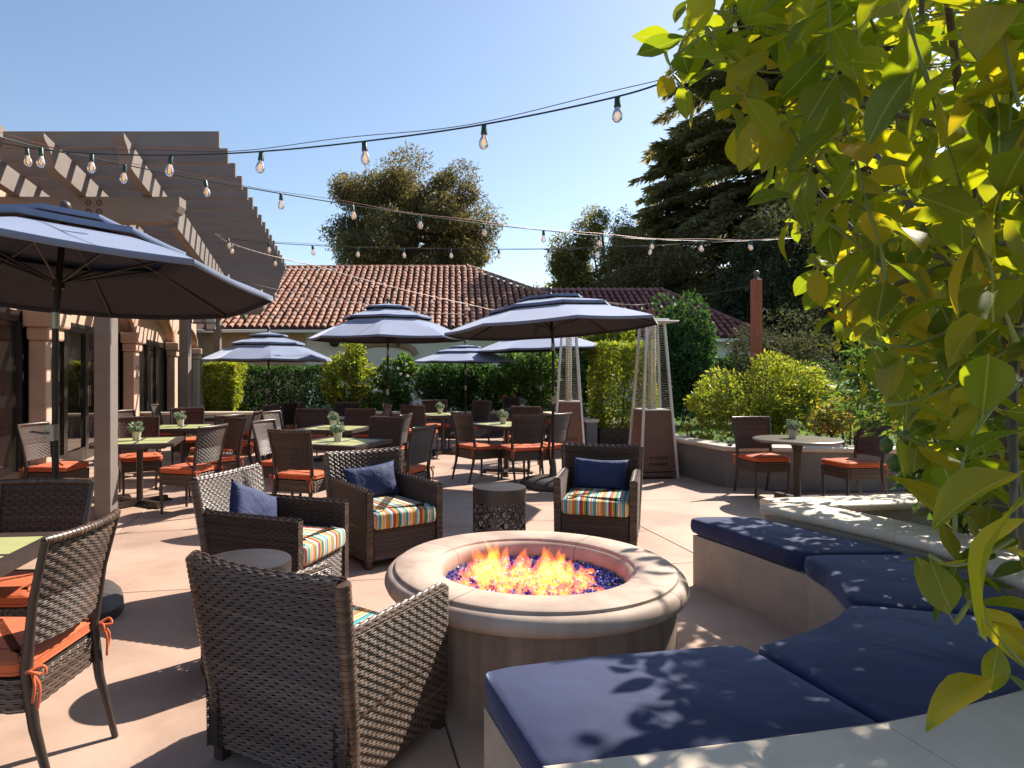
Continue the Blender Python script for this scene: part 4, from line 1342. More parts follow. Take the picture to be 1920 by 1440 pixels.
# ------------------------------------------------------------------ wicker armchair (front faces -Y)
def make_armchair():
    t = thing('armchair', 'x', 'armchair', (0, 0, 0))
    HW, YF, YB = 0.345, -0.36, 0.33

    def lean(z): return np.interp(z, [0.06, 0.30, 0.80], [YB - 0.03, YB - 0.01, YB + 0.07])

    # back: up the outside, over the top, down the inside
    def B(s, q):
        Hh = 0.735; th = 0.055
        a = q * (2 * Hh + th)
        z = np.where(a < Hh, 0.06 + a, np.where(a < Hh + th, 0.06 + Hh + 0.012 * np.sin(PI * (a - Hh) / th), 0.06 + 2 * Hh + th - a))
        ins = np.where(a < Hh, 0.0, np.where(a < Hh + th, a - Hh, th))
        hw = np.interp(z, [0.06, 0.3, 0.8], [HW - 0.03, HW - 0.02, HW + 0.005])
        x = -(2 * s - 1) * hw
        y = lean(z) - ins + 0.030 * (1 - (2 * s - 1) ** 2) * np.interp(z, [0.3, 0.8], [0.1, 1.0])
        return np.stack([x, y, z + 0.012 * (2 * s - 1) ** 2 * np.interp(z, [0.5, 0.8], [0, 1])], -1)
    m = MB(); weave(m, B, 26, 88, 0.0030, 0.0033)
    bk = m.build('backrest', M['wicker'], t, smooth=70)
    for sx in (-1, 1):
        m = MB()
        m.tube([(sx * np.interp(z, [0.06, 0.3, 0.8], [HW - 0.03, HW - 0.02, HW + 0.005]), lean(z) - 0.027, z) for z in np.linspace(0.06, 0.80, 8)], 0.030, 8)
        for a in np.linspace(0.1, 0.78, 34):
            x = sx * np.interp(a, [0.06, 0.3, 0.8], [HW - 0.03, HW - 0.02, HW + 0.005])
            m.tube([(x, lean(a) - 0.027, a), (x, lean(a + 0.012) - 0.027, a + 0.013)], 0.0325, 8)
        m.build('edge_wrap', M['wicker'], bk, smooth=60)
    P = [[(x, float(lean(z)) - 0.027 + 0.030 * (1 - (x / HW) ** 2) * float(np.interp(z, [0.3, 0.8], [0.1, 1.0])), z) for z in np.linspace(0.065, 0.79, 6)] for x in np.linspace(-HW + 0.03, HW - 0.03, 9)]
    m = MB(); m.grid(np.array(P)); m.build('back_blocker', M['dark_filler'], bk)  # dark sheet added within the back to block light through the strands
    for sx in (-1, 1):
        def S(s, q, sx=sx):
            Hh = 0.525; th = 0.06
            a = q * (2 * Hh + th)
            z = np.where(a < Hh, 0.06 + a, np.where(a < Hh + th, 0.06 + Hh + 0.012 * np.sin(PI * (a - Hh) / th), 0.06 + 2 * Hh + th - a))
            ins = np.where(a < Hh, 0.0, np.where(a < Hh + th, a - Hh, th))
            y = YF + (YB - 0.005 - YF) * (s if sx > 0 else 1 - s)
            z = np.where(z > 0.3, z + 0.02 * (y - YF), z)
            x = sx * (HW + 0.005 * 0 - ins - 0.012 * (1 - (z - 0.06) / 0.525))
            return np.stack([x, y, z], -1)
        m = MB(); weave(m, S, 26, 70, 0.0030, 0.0032)
        ar = m.build('arm', M['wicker'], t, smooth=70)
        m = MB()

        def Fp(s, q, sx=sx):
            x = sx * (HW - 0.006 - 0.056 * s) if sx > 0 else sx * (HW - 0.062 + 0.056 * s)
            return np.stack([x, np.full_like(x, YF - 0.002), 0.06 + 0.525 * q], -1)
        weave(m, Fp, 3, 26, 0.003, 0.003); m.build('arm_front', M['wicker'], ar, smooth=70)
        m = MB().box((sx * (HW - 0.034), (YF + YB) / 2 - 0.004, 0.32), (0.046, YB - YF - 0.02, 0.51)); m.build('arm_blocker', M['dark_filler'], ar)  # dark box added inside the arm as a light block

    def K(s, q):
        x = (2 * s - 1) * (HW - 0.055)
        return np.stack([x, np.full_like(x, YF + 0.012) + 0 * x, 0.06 + 0.225 * q], -1)
    m = MB(); weave(m, K, 22, 13, 0.0030, 0.0032); m.build('front_skirt', M['wicker'], t, smooth=70)
    m = MB().box((0, -0.02, 0.18), (2 * HW - 0.12, 0.63, 0.22)); m.build('seat_box', M['dark_filler'], t)
    for sx in (-1, 1):
        for yy in (YF + 0.03, YB - 0.06): MB().box((sx * (HW - 0.035), yy, 0.03), (0.045, 0.045, 0.07)).build('leg', M['frame'], t)
    o = round_rect(HW - 0.068, 0.335, 0.03, 3, 0, -0.045)
    m = MB(); cushion_mesh(m, o, 0.292, 0.42, 0.028, 0.018, 0.10)
    cu = m.build('seat_cushion', M['stripe'], t, smooth=60)
    return remember(t)


AC = make_armchair()
G_AC = 'wicker armchairs around the fire pit'


def arm(first, x, y, f, label):
    if first:
        AC.location = (x, y, 0); AC.rotation_euler = (0, 0, face_rz(*f)); AC['label'] = label; AC['group'] = G_AC
        return AC
    return clone(AC, (x, y, 0), face_rz(*f), label, G_AC)


arm(True, -0.495, 2.74, (0.48, 0.877), 'large wicker armchair in the foreground seen from behind')
arm(False, -1.18, 4.55, (0.95, -0.30), 'wicker armchair at the left behind the round side table')
arm(False, -0.57, 5.60, (0.56, -0.83), 'wicker armchair in the middle, between the left armchair and fire pit')
arm(False, 1.28, 6.02, (-0.29, -0.957), 'wicker armchair at the far right of the fire pit')


def pillow(x, y, z, f, roll, label, w=0.25, h=0.15):
    """lumbar pillow; its face points along f, leaning back"""
    m = MB(); n = 16; k = 12
    P = np.zeros((2, n + 1, k + 1, 3))
    for s in range(2):
        for i in range(n + 1):
            for j in range(k + 1):
                a, b = 2 * i / n - 1, 2 * j / k - 1
                pin = 1 - 0.10 * (abs(a) ** 3 * 0 + (1 - abs(b) ** 2)) * abs(a) ** 6 - 0.0
                pin2 = 1 - 0.12 * (1 - abs(a) ** 2) * abs(b) ** 6
                th = 0.062 * (max(0, 1 - abs(a) ** 3.2) * max(0, 1 - abs(b) ** 3.2)) ** 0.55 * (1 + 0.10 * math.sin(5 * a + 2 * b))
                P[s, i, j] = (a * w * pin, (-th if s == 0 else th), b * h * pin2)
    m.grid(P[0]); m.grid(P[1][:, ::-1])
    o = m.build('throw_pillow', M['navy_pillow'], smooth=80)
    bm = bmesh.new(); bm.from_mesh(o.data); bmesh.ops.remove_doubles(bm, verts=bm.verts, dist=1e-4); bm.to_mesh(o.data); bm.free()
    o.location = (x, y, z)
    o.rotation_euler = (Matrix.Rotation(face_rz(*f), 3, 'Z') @ Matrix.Rotation(math.radians(-16), 3, 'X') @ Matrix.Rotation(roll, 3, 'Y')).to_euler()
    tag(o, label, 'pillow', 'navy throw pillows on the armchairs')
    return o


pillow(-1.34, 4.60, 0.565, (0.95, -0.30), math.radians(24), 'blue throw pillow slumped in the left armchair')
pillow(-0.69, 5.775, 0.56, (0.56, -0.83), math.radians(-4), 'blue throw pillow in the middle armchair')
pillow(1.335, 6.205, 0.555, (-0.29, -0.957), math.radians(1), 'dark navy throw pillow in the far right armchair')


# ------------------------------------------------------------------ pierced metal side tables
def side_table(x, y, label, r=0.222, h=0.53):
    t = thing('side_table', label, 'side table', (x, y, 0), 0.3, 'round pierced metal side tables')
    MB().lathe([(r, h - 0.095), (r + 0.003, h - 0.012), (r, h), (r - 0.012, h + 0.002), (0.0, h + 0.002)], 48).build('table_top', M['bronze'], t, smooth=40)
    MB().lathe([(r - 0.002, 0.0), (r, 0.012), (r, 0.05), (r - 0.006, 0.05)], 48).build('base_ring', M['bronze'], t, smooth=40)
    # scrolled lattice: a cylinder sheet with cells cut out by a field of mirrored curls
    nu, nz = 180, 56
    z0, z1 = 0.05, h - 0.09
    NC = 7
    vs = []; idx = {}
    sheet = MB()

    def solid(a, z):
        u = (a * NC / (2 * PI)) % 1.0
        u = abs(u - 0.5) * 2
        w = (z - z0) / (z1 - z0) * 2.0
        wv = abs((w % 1.0) - 0.5) * 2
        d1 = abs(math.hypot(u - 0.50, (wv - 0.45) * 0.9) - 0.33)
        d2 = abs(math.hypot(u - 0.95, (wv - 0.95)) - 0.42)
        d3 = abs(math.hypot(u - 0.08, (wv - 0.98)) - 0.30)
        d4 = abs(math.hypot(u - 0.98, (wv - 0.05)) - 0.30)
        d5 = abs((u - 0.5) + 0.5 * (wv - 0.5))
        d6 = math.hypot(u - 0.52, wv - 0.42)
        return min(d1, d2, d3, d4, d5 * 1.2) < 0.062 or u < 0.03 or z - z0 < 0.012 or z1 - z < 0.02
    keep = set()
    for i in range(nu):
        for j in range(nz):
            if solid(2 * PI * (i + 0.5) / nu, z0 + (z1 - z0) * (j + 0.5) / nz): keep.add((i, j))

    def V(i, j, ring):
        k = (i % nu, j, ring)
        if k not in idx:
            rr = r - 0.001 - 0.005 * ring; a = 2 * PI * i / nu
            idx[k] = len(vs); vs.append((rr * math.cos(a), rr * math.sin(a), z0 + (z1 - z0) * j / nz))
        return idx[k]
    fs = []
    for (i, j) in keep:
        fs.append((V(i, j, 0), V(i + 1, j, 0), V(i + 1, j + 1, 0), V(i, j + 1, 0)))
        fs.append((V(i, j + 1, 1), V(i + 1, j + 1, 1), V(i + 1, j, 1), V(i, j, 1)))
        for (di, dj, a, b) in ((1, 0, (i + 1, j), (i + 1, j + 1)), (-1, 0, (i, j + 1), (i, j)), (0, 1, (i + 1, j + 1), (i, j + 1)), (0, -1, (i, j), (i + 1, j))):
            if ((i + di) % nu, j + dj) not in keep:
                fs.append((V(a[0], a[1], 0), V(a[0], a[1], 1), V(b[0], b[1], 1), V(b[0], b[1], 0)))
    sheet.add(vs, fs)
    sheet.build('lattice', M['bronze'], t)
    return remember(t)


st = side_table(0.385, 5.72, 'round pierced metal side table between the two far armchairs')
clone(st, (-1.06, 3.50, 0), 1.9, 'round pierced metal side table between the left and foreground armchairs')


# ------------------------------------------------------------------ umbrellas
def umbrella(x, y, r, zr, zt, label, rot=0.2, tilt=(0, 0), base=True):
    t = thing('umbrella', label, 'umbrella', (x, y, 0), 0, 'navy three-tier patio umbrellas')
    n = 8
    H = zt - 0.10 - zr
    Tm = Matrix.Rotation(math.radians(tilt[0]), 3, 'X') @ Matrix.Rotation(math.radians(tilt[1]), 3, 'Y')
    piv = Vector((0, 0, zr - 0.25))

    def T(p):
        return Tm @ (Vector(p) - piv) + piv

    def tier(r0, z0, r1, z1, name, sag=0.02, steps=5, skirt=0.035):
        """panels from radius r0 (low) to r1 (high), cloth hanging slightly between the ribs"""
        m = MB(); rows = []
        N = n * 6
        for q in range(-1, steps + 1):
            f = max(0, q) / steps
            row = []
            for k in range(N):
                a = 2 * PI * k / N + rot
                w = (k % 6) / 6.0
                edge = math.cos(PI / n) / math.cos((w - 0.5) * 2 * PI / n)
                rr = (r0 + (r1 - r0) * f) * edge
                belly = math.sin(PI * w)
                zz = z0 + (z1 - z0) * (f ** 0.92) - sag * belly * math.sin(PI * min(1, f + 0.25)) * (r0 / 1.4)
                if q == -1: zz -= skirt; rr += 0.004
                row.append(tuple(T((rr * math.cos(a), rr * math.sin(a), zz))))
            rows.append(row)
        P = np.array(rows).transpose(1, 0, 2)
        m.grid(P, closeu=True)
        o = m.build(name, [M['canopy'], M['canopy_shaded']], t, smooth=24)
        mod = o.modifiers.new('thick', 'SOLIDIFY'); mod.thickness = 0.004; mod.offset = -1; mod.material_offset = 1  # upper face takes the sunlit tone, lower face the shaded one
        return o
    k1, k2 = 0.565, 0.30
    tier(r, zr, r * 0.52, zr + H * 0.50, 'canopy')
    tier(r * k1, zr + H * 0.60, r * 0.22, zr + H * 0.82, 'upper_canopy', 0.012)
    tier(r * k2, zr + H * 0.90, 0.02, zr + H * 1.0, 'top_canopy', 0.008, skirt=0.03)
    hub = Vector((0, 0, zr - 0.02)); top = Vector((0, 0, zr + H * 0.93))
    for k in range(n):
        a = 2 * PI * k / n + rot
        d = Vector((math.cos(a), math.sin(a), 0))
        m = MB(); m.tube([T(top), T(d * r * 0.54 + Vector((0, 0, zr + H * 0.47))), T(d * (r - 0.01) + Vector((0, 0, zr - 0.015)))], 0.009, 6)
        rb = m.build('rib', M['pole'], t)
        m = MB(); m.tube([T(hub), T(d * r * 0.50 + Vector((0, 0, zr + H * 0.485)))], 0.008, 6); m.build('strut', M['pole'], rb)
    m = MB(); m.tube([(0, 0, 0.06), (0, 0, zr - 0.25)], 0.0195, 12); m.build('pole', M['pole'], t, smooth=50)
    m = MB(); m.tube([(0, 0, zr - 0.25), T((0, 0, zt - 0.09))], 0.0195, 12); m.build('upper_pole', M['pole'], t, smooth=50)
    MB().lathe([(0.024, zr - 0.30), (0.024, zr - 0.20)], 12).build('tilt_joint', M['steel'], t, smooth=50)
    m = MB(); m.ball(T((0, 0, zt - 0.035)), 0.036, 12, 8); m.tube([T((0, 0, zt - 0.10)), T((0, 0, zt - 0.06))], [0.034, 0.014], 10); m.build('finial', M['base'], t, smooth=50)
    m = MB(); m.tube([T(hub + Vector((0, 0, -0.03))), T(hub + Vector((0, 0, 0.02)))], 0.036, 12); m.build('hub', M['pole'], t, smooth=40)
    m = MB(); m.box((0, -0.03, 1.12), (0.045, 0.06, 0.10)); m.tube([(0, -0.05, 1.12), (-0.03, -0.085, 1.12), (-0.09, -0.09, 1.13), (-0.09, -0.12, 1.13)], 0.008, 6); m.build('crank', M['steel'], t, smooth=40)
    if base:
        hx = 0.30
        prof = [(0.44, 0.0), (0.45, 0.02), (0.445, 0.06), (0.40, 0.10), (0.28, 0.125), (0.12, 0.135), (0.06, 0.14), (0.045, 0.30), (0.03, 0.36), (0.0, 0.36)]
        vs = []; N = 32
        for (rr, z) in prof:
            for q in range(N):
                a = 2 * PI * q / N; e = 0.62 if rr > 0.15 else 1.0
                c_, s_ = math.cos(a), math.sin(a)
                vs.append((rr * math.copysign(abs(c_) ** e, c_), rr * math.copysign(abs(s_) ** e, s_), z))
        fs = [(i * N + q, i * N + (q + 1) % N, (i + 1) * N + (q + 1) % N, (i + 1) * N + q) for i in range(len(prof) - 1) for q in range(N)]
        m = MB(); m.add(vs, fs); b = m.build('base', M['base'], t, smooth=40); b.rotation_euler = (0, 0, 0.5); b.scale = (0.85, 0.85, 1)
    return t


umbrella(-2.46, 4.22, 1.29, 2.06, 2.57, 'dark umbrella at the upper left, nearest, cut by the frame edge', rot=0.235, tilt=(-5.0, 1.8))
umbrella(1.293, 8.85, 1.40, 2.06, 2.59, 'large navy umbrella in the centre beside the heaters', rot=0.05, tilt=(-2, -3.2))
umbrella(-1.17, 12.2, 1.42, 2.08, 2.80, 'navy umbrella on a tall pole left of the centre umbrella', rot=0.0)
umbrella(-3.52, 13.0, 1.20, 1.72, 2.33, 'small navy umbrella beside the third pergola post', rot=0.3)
umbrella(0.275, 15.4, 1.16, 1.72, 2.18, 'small navy umbrella in front of the dark hedge at the back', rot=0.1)
umbrella(1.90, 14.9, 1.42, 1.98, 2.55, 'navy umbrella half hidden behind the large centre umbrella', rot=0.25, tilt=(0, -2))


# ------------------------------------------------------------------ pyramid patio heaters
def heater(x, y, rz, label):
    t = thing('patio_heater', label, 'patio heater', (x, y, 0), rz, 'pyramid patio heaters')

    def hw(z): return 0.265 + (0.125 - 0.265) * z / 2.2
    zc = 0.95
    for sx in (-1, 1):
        for sy in (-1, 1):
            MB().bar((sx * hw(0), sy * hw(0), 0.0), (sx * hw(2.18), sy * hw(2.18), 2.18), 0.034, 0.034, up=(sx, 0, 0.0)).build('corner_post', M['heater_metal'], t, bevel=0.004, seg=1)
    for k in range(4):
        a = k * PI / 2; R3 = Matrix.Rotation(a, 3, 'Z')
        h0, h1 = hw(0.10) - 0.012, hw(zc) - 0.012
        m = MB(); vs = [R3 @ Vector(p) for p in ((-h0, -h0, 0.10), (h0, -h0, 0.10), (h1, -h1, zc), (-h1, -h1, zc))]
        m.add(vs, [(0, 1, 2, 3)])
        p_ = m.build('cabinet_panel', M['heater_brown'], t); mod = p_.modifiers.new('thick', 'SOLIDIFY'); mod.thickness = 0.006
        m = MB()
        for row in range(2):
            for c in range(9):
                zz = 0.20 + 0.09 * row; hh = hw(zz) - 0.006
                m.box(R3 @ Vector((-0.12 + 0.03 * c, -hh, zz)), (0.008, 0.008, 0.04), rz=a)
        m.build('vent_slots', M['dark_filler'], p_)
        m = MB()
        for i in range(34):
            zz = zc + 0.03 + i * (2.12 - zc - 0.04) / 33; hh = hw(zz) - 0.004
            m.bar(R3 @ Vector((-hh, -hh, zz)), R3 @ Vector((hh, -hh, zz)), 0.004, 0.004)
        m.build('wire_guard', M['wire'], t, kind='stuff')
    MB().box((0, 0, 0.055), (0.53, 0.53, 0.06)).build('base_tray', M['heater_brown'], t, bevel=0.006, seg=1)
    h1 = hw(zc) - 0.01
    MB().box((0, 0, zc), (2 * h1, 2 * h1, 0.016)).build('cabinet_top', M['heater_metal'], t)
    MB().lathe([(0.055, zc + 0.01), (0.055, 2.14)], 20).build('glass_tube', M['tube'], t, smooth=60)
    MB().lathe([(0.07, zc + 0.01), (0.07, zc + 0.06), (0.0, zc + 0.06)], 16).build('burner', M['wire'], t, smooth=40)
    m = MB().box((0, 0, 2.19), (0.56, 0.56, 0.022)); m.box((0, 0, 2.215), (0.36, 0.36, 0.03)); m.build('top_plate', M['heater_metal'], t, bevel=0.006, seg=1)
    return remember(t)


h1 = heater(2.83, 9.72, 0.10, 'pyramid patio heater on the right, nearer the garden wall')
clone(h1, (2.08, 12.3, 0), -0.12, 'pyramid patio heater on the left, behind the centre umbrella pole')

# ------------------------------------------------------------------ red posts
for (u, vt, D, lab) in ((1418, 518, 10.8, 'tall reddish wooden post with ball top behind the bright hedge'), (1221, 576, 15.5, 'reddish wooden post above the right heater, mostly hidden')):
    p = W(u, vt, D)
    t = thing('wooden_post', lab, 'post', (p.x, p.y, 0))
    w = 0.138
    MB().box((0, 0, (p.z - 0.05) / 2), (w, w, p.z - 0.05)).build('shaft', M['redpost'], t, bevel=0.012)
    m = MB().ball((0, 0, p.z + 0.045), 0.05, 12, 8); m.lathe([(0.05, p.z - 0.05), (0.03, p.z), (0.0, p.z)], 12); m.build('ball_finial', M['bolt'], t, smooth=50)
    MB().tube([(w / 2, 0, p.z - 0.6), (w / 2 + 0.06, 0, p.z - 0.5), (w / 2 + 0.1, 0, p.z - 0.55)], 0.008, 6).build('hook', M['wire'], t)


# ------------------------------------------------------------------ string lights
def bulb_meshes():
    m = MB().lathe([(0.0, 0.012), (0.010, 0.012), (0.0135, 0.004), (0.0145, -0.024), (0.016, -0.03), (0.0155, -0.038), (0.0, -0.038)], 10); s_ = m.mesh('socket', M['socket'], 40)
    m = MB().lathe([(0.011, -0.036), (0.013, -0.046), (0.021, -0.064), (0.0245, -0.079), (0.022, -0.094), (0.013, -0.105), (0.0, -0.108)], 14); b_ = m.mesh('bulb', M['bulb'], 60)
    m = MB()
    m.tube(smooth_path([(-0.005, 0, -0.04), (-0.006, 0, -0.085), (0, 0, -0.092), (0.006, 0, -0.085), (0.005, 0, -0.04)], 4), 0.0016, 5)
    m.tube(smooth_path([(0, -0.006, -0.04), (0, -0.007, -0.08), (0, 0.007, -0.08), (0, 0.006, -0.04)], 4), 0.0016, 5)
    return s_, b_, m.mesh('filament', M['filament'])


SM, BM_, FM = bulb_meshes()


def string_lights(label, ctrl, bulbs, guy=0.05, rad=0.0042):
    """ctrl = (u, v, distance) along the cable; bulbs = u positions"""
    P = [W(*c) for c in ctrl]
    path = smooth_path(P, 8)
    t = thing('string_lights', label, 'string lights', P[0], 0, 'strings of bare bulbs over the patio')
    o0 = P[0]
    MB().tube([p - o0 for p in path], rad, 6).build('cable', M['cable'], t, smooth=60)
    if guy:
        n = len(path)
        MB().tube([p - o0 + Vector((0, 0.02, guy * (0.55 + 0.2 * math.sin(k * 0.37)))) for k, p in enumerate(path)], rad * 0.5, 5).build('guy_wire', M['copper'], t, smooth=60)
    us = [U0 + FPX * p.x / p.y for p in path]
    for u in bulbs:
        for k in range(len(path) - 1):
            if us[k] <= u <= us[k + 1]:
                p = path[k].lerp(path[k + 1], (u - us[k]) / max(1e-6, us[k + 1] - us[k])) - o0
                s_ = link('socket', SM, t); s_.location = p - Vector((0, 0, 0.012)); s_.rotation_euler = (RND.uniform(-.12, .12), RND.uniform(-.15, .15), RND.uniform(0, 3))
                b_ = link('bulb', BM_, s_); link('filament', FM, s_)
                break


string_lights('nearest bulb string sweeping across the sky to the right foliage', [(-60, 256, 4.5), (60, 278, 4.25), (180, 288, 4.05), (320, 291, 3.85), (490, 284, 3.65), (683, 265, 3.45), (908, 233, 3.25), (1158, 181, 3.05), (1290, 138, 2.95), (1500, 70, 2.85)], [50, 172, 320, 490, 683, 908, 1158], 0.05)
string_lights('second bulb string running from the pergola front to the far right', [(-40, 246, 3.7), (77, 277, 4.0), (234, 309, 4.4), (385, 338, 4.8), (527, 363, 5.2), (661, 385, 5.6), (788, 404, 6.0), (908, 420, 6.4), (1019, 432, 6.8), (1123, 442, 7.2), (1222, 449, 7.6), (1316, 452, 8.0), (1408, 452, 8.4), (1500, 446, 8.8)], [77, 234, 385, 527, 661, 788, 908, 1019, 1123, 1222, 1316, 1408], 0.04)
string_lights('third bulb string nearly level across the sky from the pergola beam', [(402, 440, 7.6), (428, 447, 7.7), (504, 455, 7.9), (586, 460, 8.1), (671, 464, 8.3), (757, 466, 8.5), (845, 467, 8.7), (935, 468, 8.8), (1028, 467, 8.9), (1120, 465, 9.0), (1220, 461, 9.1), (1315, 456, 9.2), (1405, 451, 9.3), (1480, 446, 9.4)], [428, 504, 586, 671, 757, 845, 935, 1028, 1120, 1220, 1315, 1405], 0.03)
string_lights('fourth bulb string dropping from the pergola over the tile roof', [(402, 440, 7.7), (435, 458, 8.0), (516, 482, 8.8), (595, 500, 9.6), (668, 521, 10.5), (740, 540, 11.4), (810, 556, 12.3), (880, 572, 13.2), (960, 590, 14.2)], [435, 516, 595, 668, 740, 810, 880], 0.02)
string_lights('lowest bulb string in front of the left part of the tile roof', [(455, 528, 11.6), (490, 537, 11.8), (545, 548, 12.2), (597, 556, 12.6), (650, 565, 13.0), (720, 577, 13.6), (800, 586, 14.2), (870, 590, 14.8)], [460, 490, 517, 545, 570, 597, 624, 680, 705, 760, 800], 0.02)
string_lights('short bulb string tied to the reddish posts on the right', [(1120, 566, 13.6), (1172, 572, 14.2), (1221, 570, 15.0), (1265, 563, 13.4), (1330, 552, 12.0), (1411, 537, 10.8)], [1172, 1203, 1240, 1265], 0.03)
# ------------------------------------------------------------------ vegetation
def shrub(name, label, cat, c, r, n, size, mat_, k=16, lump=0.42, stems=6, aspect=0.5, droop=0.0, zmin=0.35, flowers=None, trunk_mat='bark', outk=0.5, group=None):
    t = thing(name, label, cat, (c[0], c[1], zmin), 0, group)
    P, out = blob_points((0, 0, c[2] - zmin), r, n, k=k, lump=lump, zmin=0.0)
    V, F = leaf_quads(P, size, aspect, droop=droop, out=out * outk)
    np_mesh('foliage', V, F, M[mat_], t)
    m = MB()
    for i in range(stems):
        a = RND.uniform(0, 2 * PI); q = RND.uniform(0.2, 0.75)
        b = Vector((0.12 * r[0] * math.cos(a), 0.12 * r[1] * math.sin(a), -0.05))
        e = Vector((r[0] * q * math.cos(a), r[1] * q * math.sin(a), (c[2] - zmin) + r[2] * RND.uniform(0.1, 0.7)))
        mid = b.lerp(e, 0.5) + Vector((RND.uniform(-.1, .1), RND.uniform(-.1, .1), 0.1))
        m.tube(smooth_path([b, mid, e], 4), [0.016 - 0.0013 * j for j in range(9)], 6)
    if stems: m.build('stems', M[trunk_mat], t, smooth=60)
    if flowers:
        fm, nf, fs, zone = flowers
        P, out = blob_points((0, 0, c[2] - zmin), tuple(x * 1.02 for x in r), nf, k=zone, lump=0.3, shell=0.9, zmin=0.1)
        vs = []; 
        m = MB()
        for p in P:
            p = Vector(p)
            for j in range(5):
                q = 2 * PI * j / 5 + RND.random(); d = Vector((math.cos(q), -0.5, math.sin(q))).normalized() * fs; s_ = d.cross(Vector((0.2, 1, 0.1))).normalized() * fs * 0.45
                m.add([p, p + d * 0.6 + s_, p + d, p + d * 0.6 - s_], [(0, 1, 2, 3)])
        m.build('flowers', M[fm], t, kind='stuff')
    return t


def hedge(name, label, x0, x1, y0, y1, z0, z1, n, size, mat_, rough=0.06, aspect=0.55):
    t = thing(name, label, 'hedge', ((x0 + x1) / 2, (y0 + y1) / 2, z0))
    hx, hy, h = (x1 - x0) / 2, (y1 - y0) / 2, z1 - z0
    A = np.array([2 * hx * h, 2 * hx * h, 2 * hy * h, 2 * hy * h, 4 * hx * hy]); A = A / A.sum()
    f = rng.choice(5, size=n, p=A)
    a = rng.uniform(-1, 1, n); b = rng.uniform(0, 1, n); dp = np.abs(rng.normal(0, rough, n))
    P = np.zeros((n, 3)); out = np.zeros((n, 3))
    for k in range(5):
        i = f == k
        if k < 2:
            s = (-1, 1)[k]; P[i] = np.stack([a[i] * hx, s * (hy - dp[i]), b[i] * h], -1); out[i] = (0, s, 0.3)
        elif k < 4:
            s = (-1, 1)[k - 2]; P[i] = np.stack([s * (hx - dp[i]), a[i] * hy, b[i] * h], -1); out[i] = (s, 0, 0.3)
        else: P[i] = np.stack([a[i] * hx, (2 * b[i] - 1) * hy, h - dp[i]], -1); out[i] = (0, 0, 1)
    bump = 0.05 * np.sin(P[:, 0] * 7 + 1.3) * np.cos(P[:, 2] * 6 + P[:, 1] * 5)
    P += out * bump[:, None]
    V, F = leaf_quads(P, size, aspect, out=out * 0.6)
    np_mesh('foliage', V, F, M[mat_], t)
    m = MB()
    for k in range(max(2, int(hx * 6))):
        x = -hx + 2 * hx * (k + 0.5) / max(2, int(hx * 6))
        m.tube([(x, 0, -0.1), (x + RND.uniform(-.1, .1), RND.uniform(-.1, .1), h * 0.5), (x + RND.uniform(-.2, .2), RND.uniform(-.15, .15), h * 0.9)], [0.02, 0.014, 0.006], 6)
    m.build('stems', M['bark'], t)
    return t


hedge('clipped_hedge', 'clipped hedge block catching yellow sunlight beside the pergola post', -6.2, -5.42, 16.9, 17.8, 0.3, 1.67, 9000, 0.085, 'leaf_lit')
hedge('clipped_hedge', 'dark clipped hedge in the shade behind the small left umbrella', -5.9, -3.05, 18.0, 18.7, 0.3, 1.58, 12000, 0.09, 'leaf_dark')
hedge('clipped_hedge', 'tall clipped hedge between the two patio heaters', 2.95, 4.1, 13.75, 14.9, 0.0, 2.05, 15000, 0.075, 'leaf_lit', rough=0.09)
shrub('citrus_shrub', 'open yellow-green citrus shrub behind the small fire', 'shrub', (-2.62, 17.0, 1.32), (0.85, 0.6, 0.98), 5200, 0.115, 'leaf_lit', k=26, lump=0.30, stems=9)
shrub('climbing_shrub', 'loose climbing shrub with white blossoms behind the tall umbrella pole', 'shrub', (-1.35, 17.1, 1.15), (0.62, 0.5, 0.98), 3800, 0.11, 'leaf_mid', k=22, lump=0.34, stems=7, flowers=('petal', 24, 0.05, 5))
shrub('low_shrub', 'low shrub in front of the white house wall', 'shrub', (-1.75, 16.8, 0.62), (0.6, 0.4, 0.4), 1800, 0.10, 'leaf_mid', k=12)
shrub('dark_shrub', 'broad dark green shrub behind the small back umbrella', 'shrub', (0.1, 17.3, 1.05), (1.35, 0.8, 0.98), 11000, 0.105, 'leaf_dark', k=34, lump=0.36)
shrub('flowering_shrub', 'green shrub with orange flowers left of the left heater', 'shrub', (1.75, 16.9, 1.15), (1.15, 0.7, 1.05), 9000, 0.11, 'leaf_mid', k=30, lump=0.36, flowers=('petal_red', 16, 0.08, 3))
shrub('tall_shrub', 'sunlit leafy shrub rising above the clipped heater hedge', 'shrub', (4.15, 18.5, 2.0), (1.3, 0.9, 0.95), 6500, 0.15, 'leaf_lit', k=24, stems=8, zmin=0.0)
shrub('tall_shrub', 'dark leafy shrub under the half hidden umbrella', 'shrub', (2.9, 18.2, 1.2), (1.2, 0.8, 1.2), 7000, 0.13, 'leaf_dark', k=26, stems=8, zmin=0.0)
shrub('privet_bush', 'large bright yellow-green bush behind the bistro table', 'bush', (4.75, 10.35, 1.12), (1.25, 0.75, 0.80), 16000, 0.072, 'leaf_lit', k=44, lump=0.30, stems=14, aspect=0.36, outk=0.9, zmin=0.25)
shrub('rose_bush', 'low bush with turning orange leaves right of the bistro table', 'bush', (5.3, 9.15, 0.85), (0.8, 0.4, 0.34), 2000, 0.075, 'leaf_autumn', k=22, lump=0.3, stems=10, zmin=0.25)
shrub('oleander_bush', 'tall oleander with white blossoms under the lemon tree', 'bush', (4.9, 6.6, 1.35), (1.15, 0.8, 1.15), 5200, 0.13, 'leaf_mid', k=30, lump=0.32, stems=12, aspect=0.24, outk=0.8, zmin=0.25, flowers=('petal', 60, 0.06, 9))
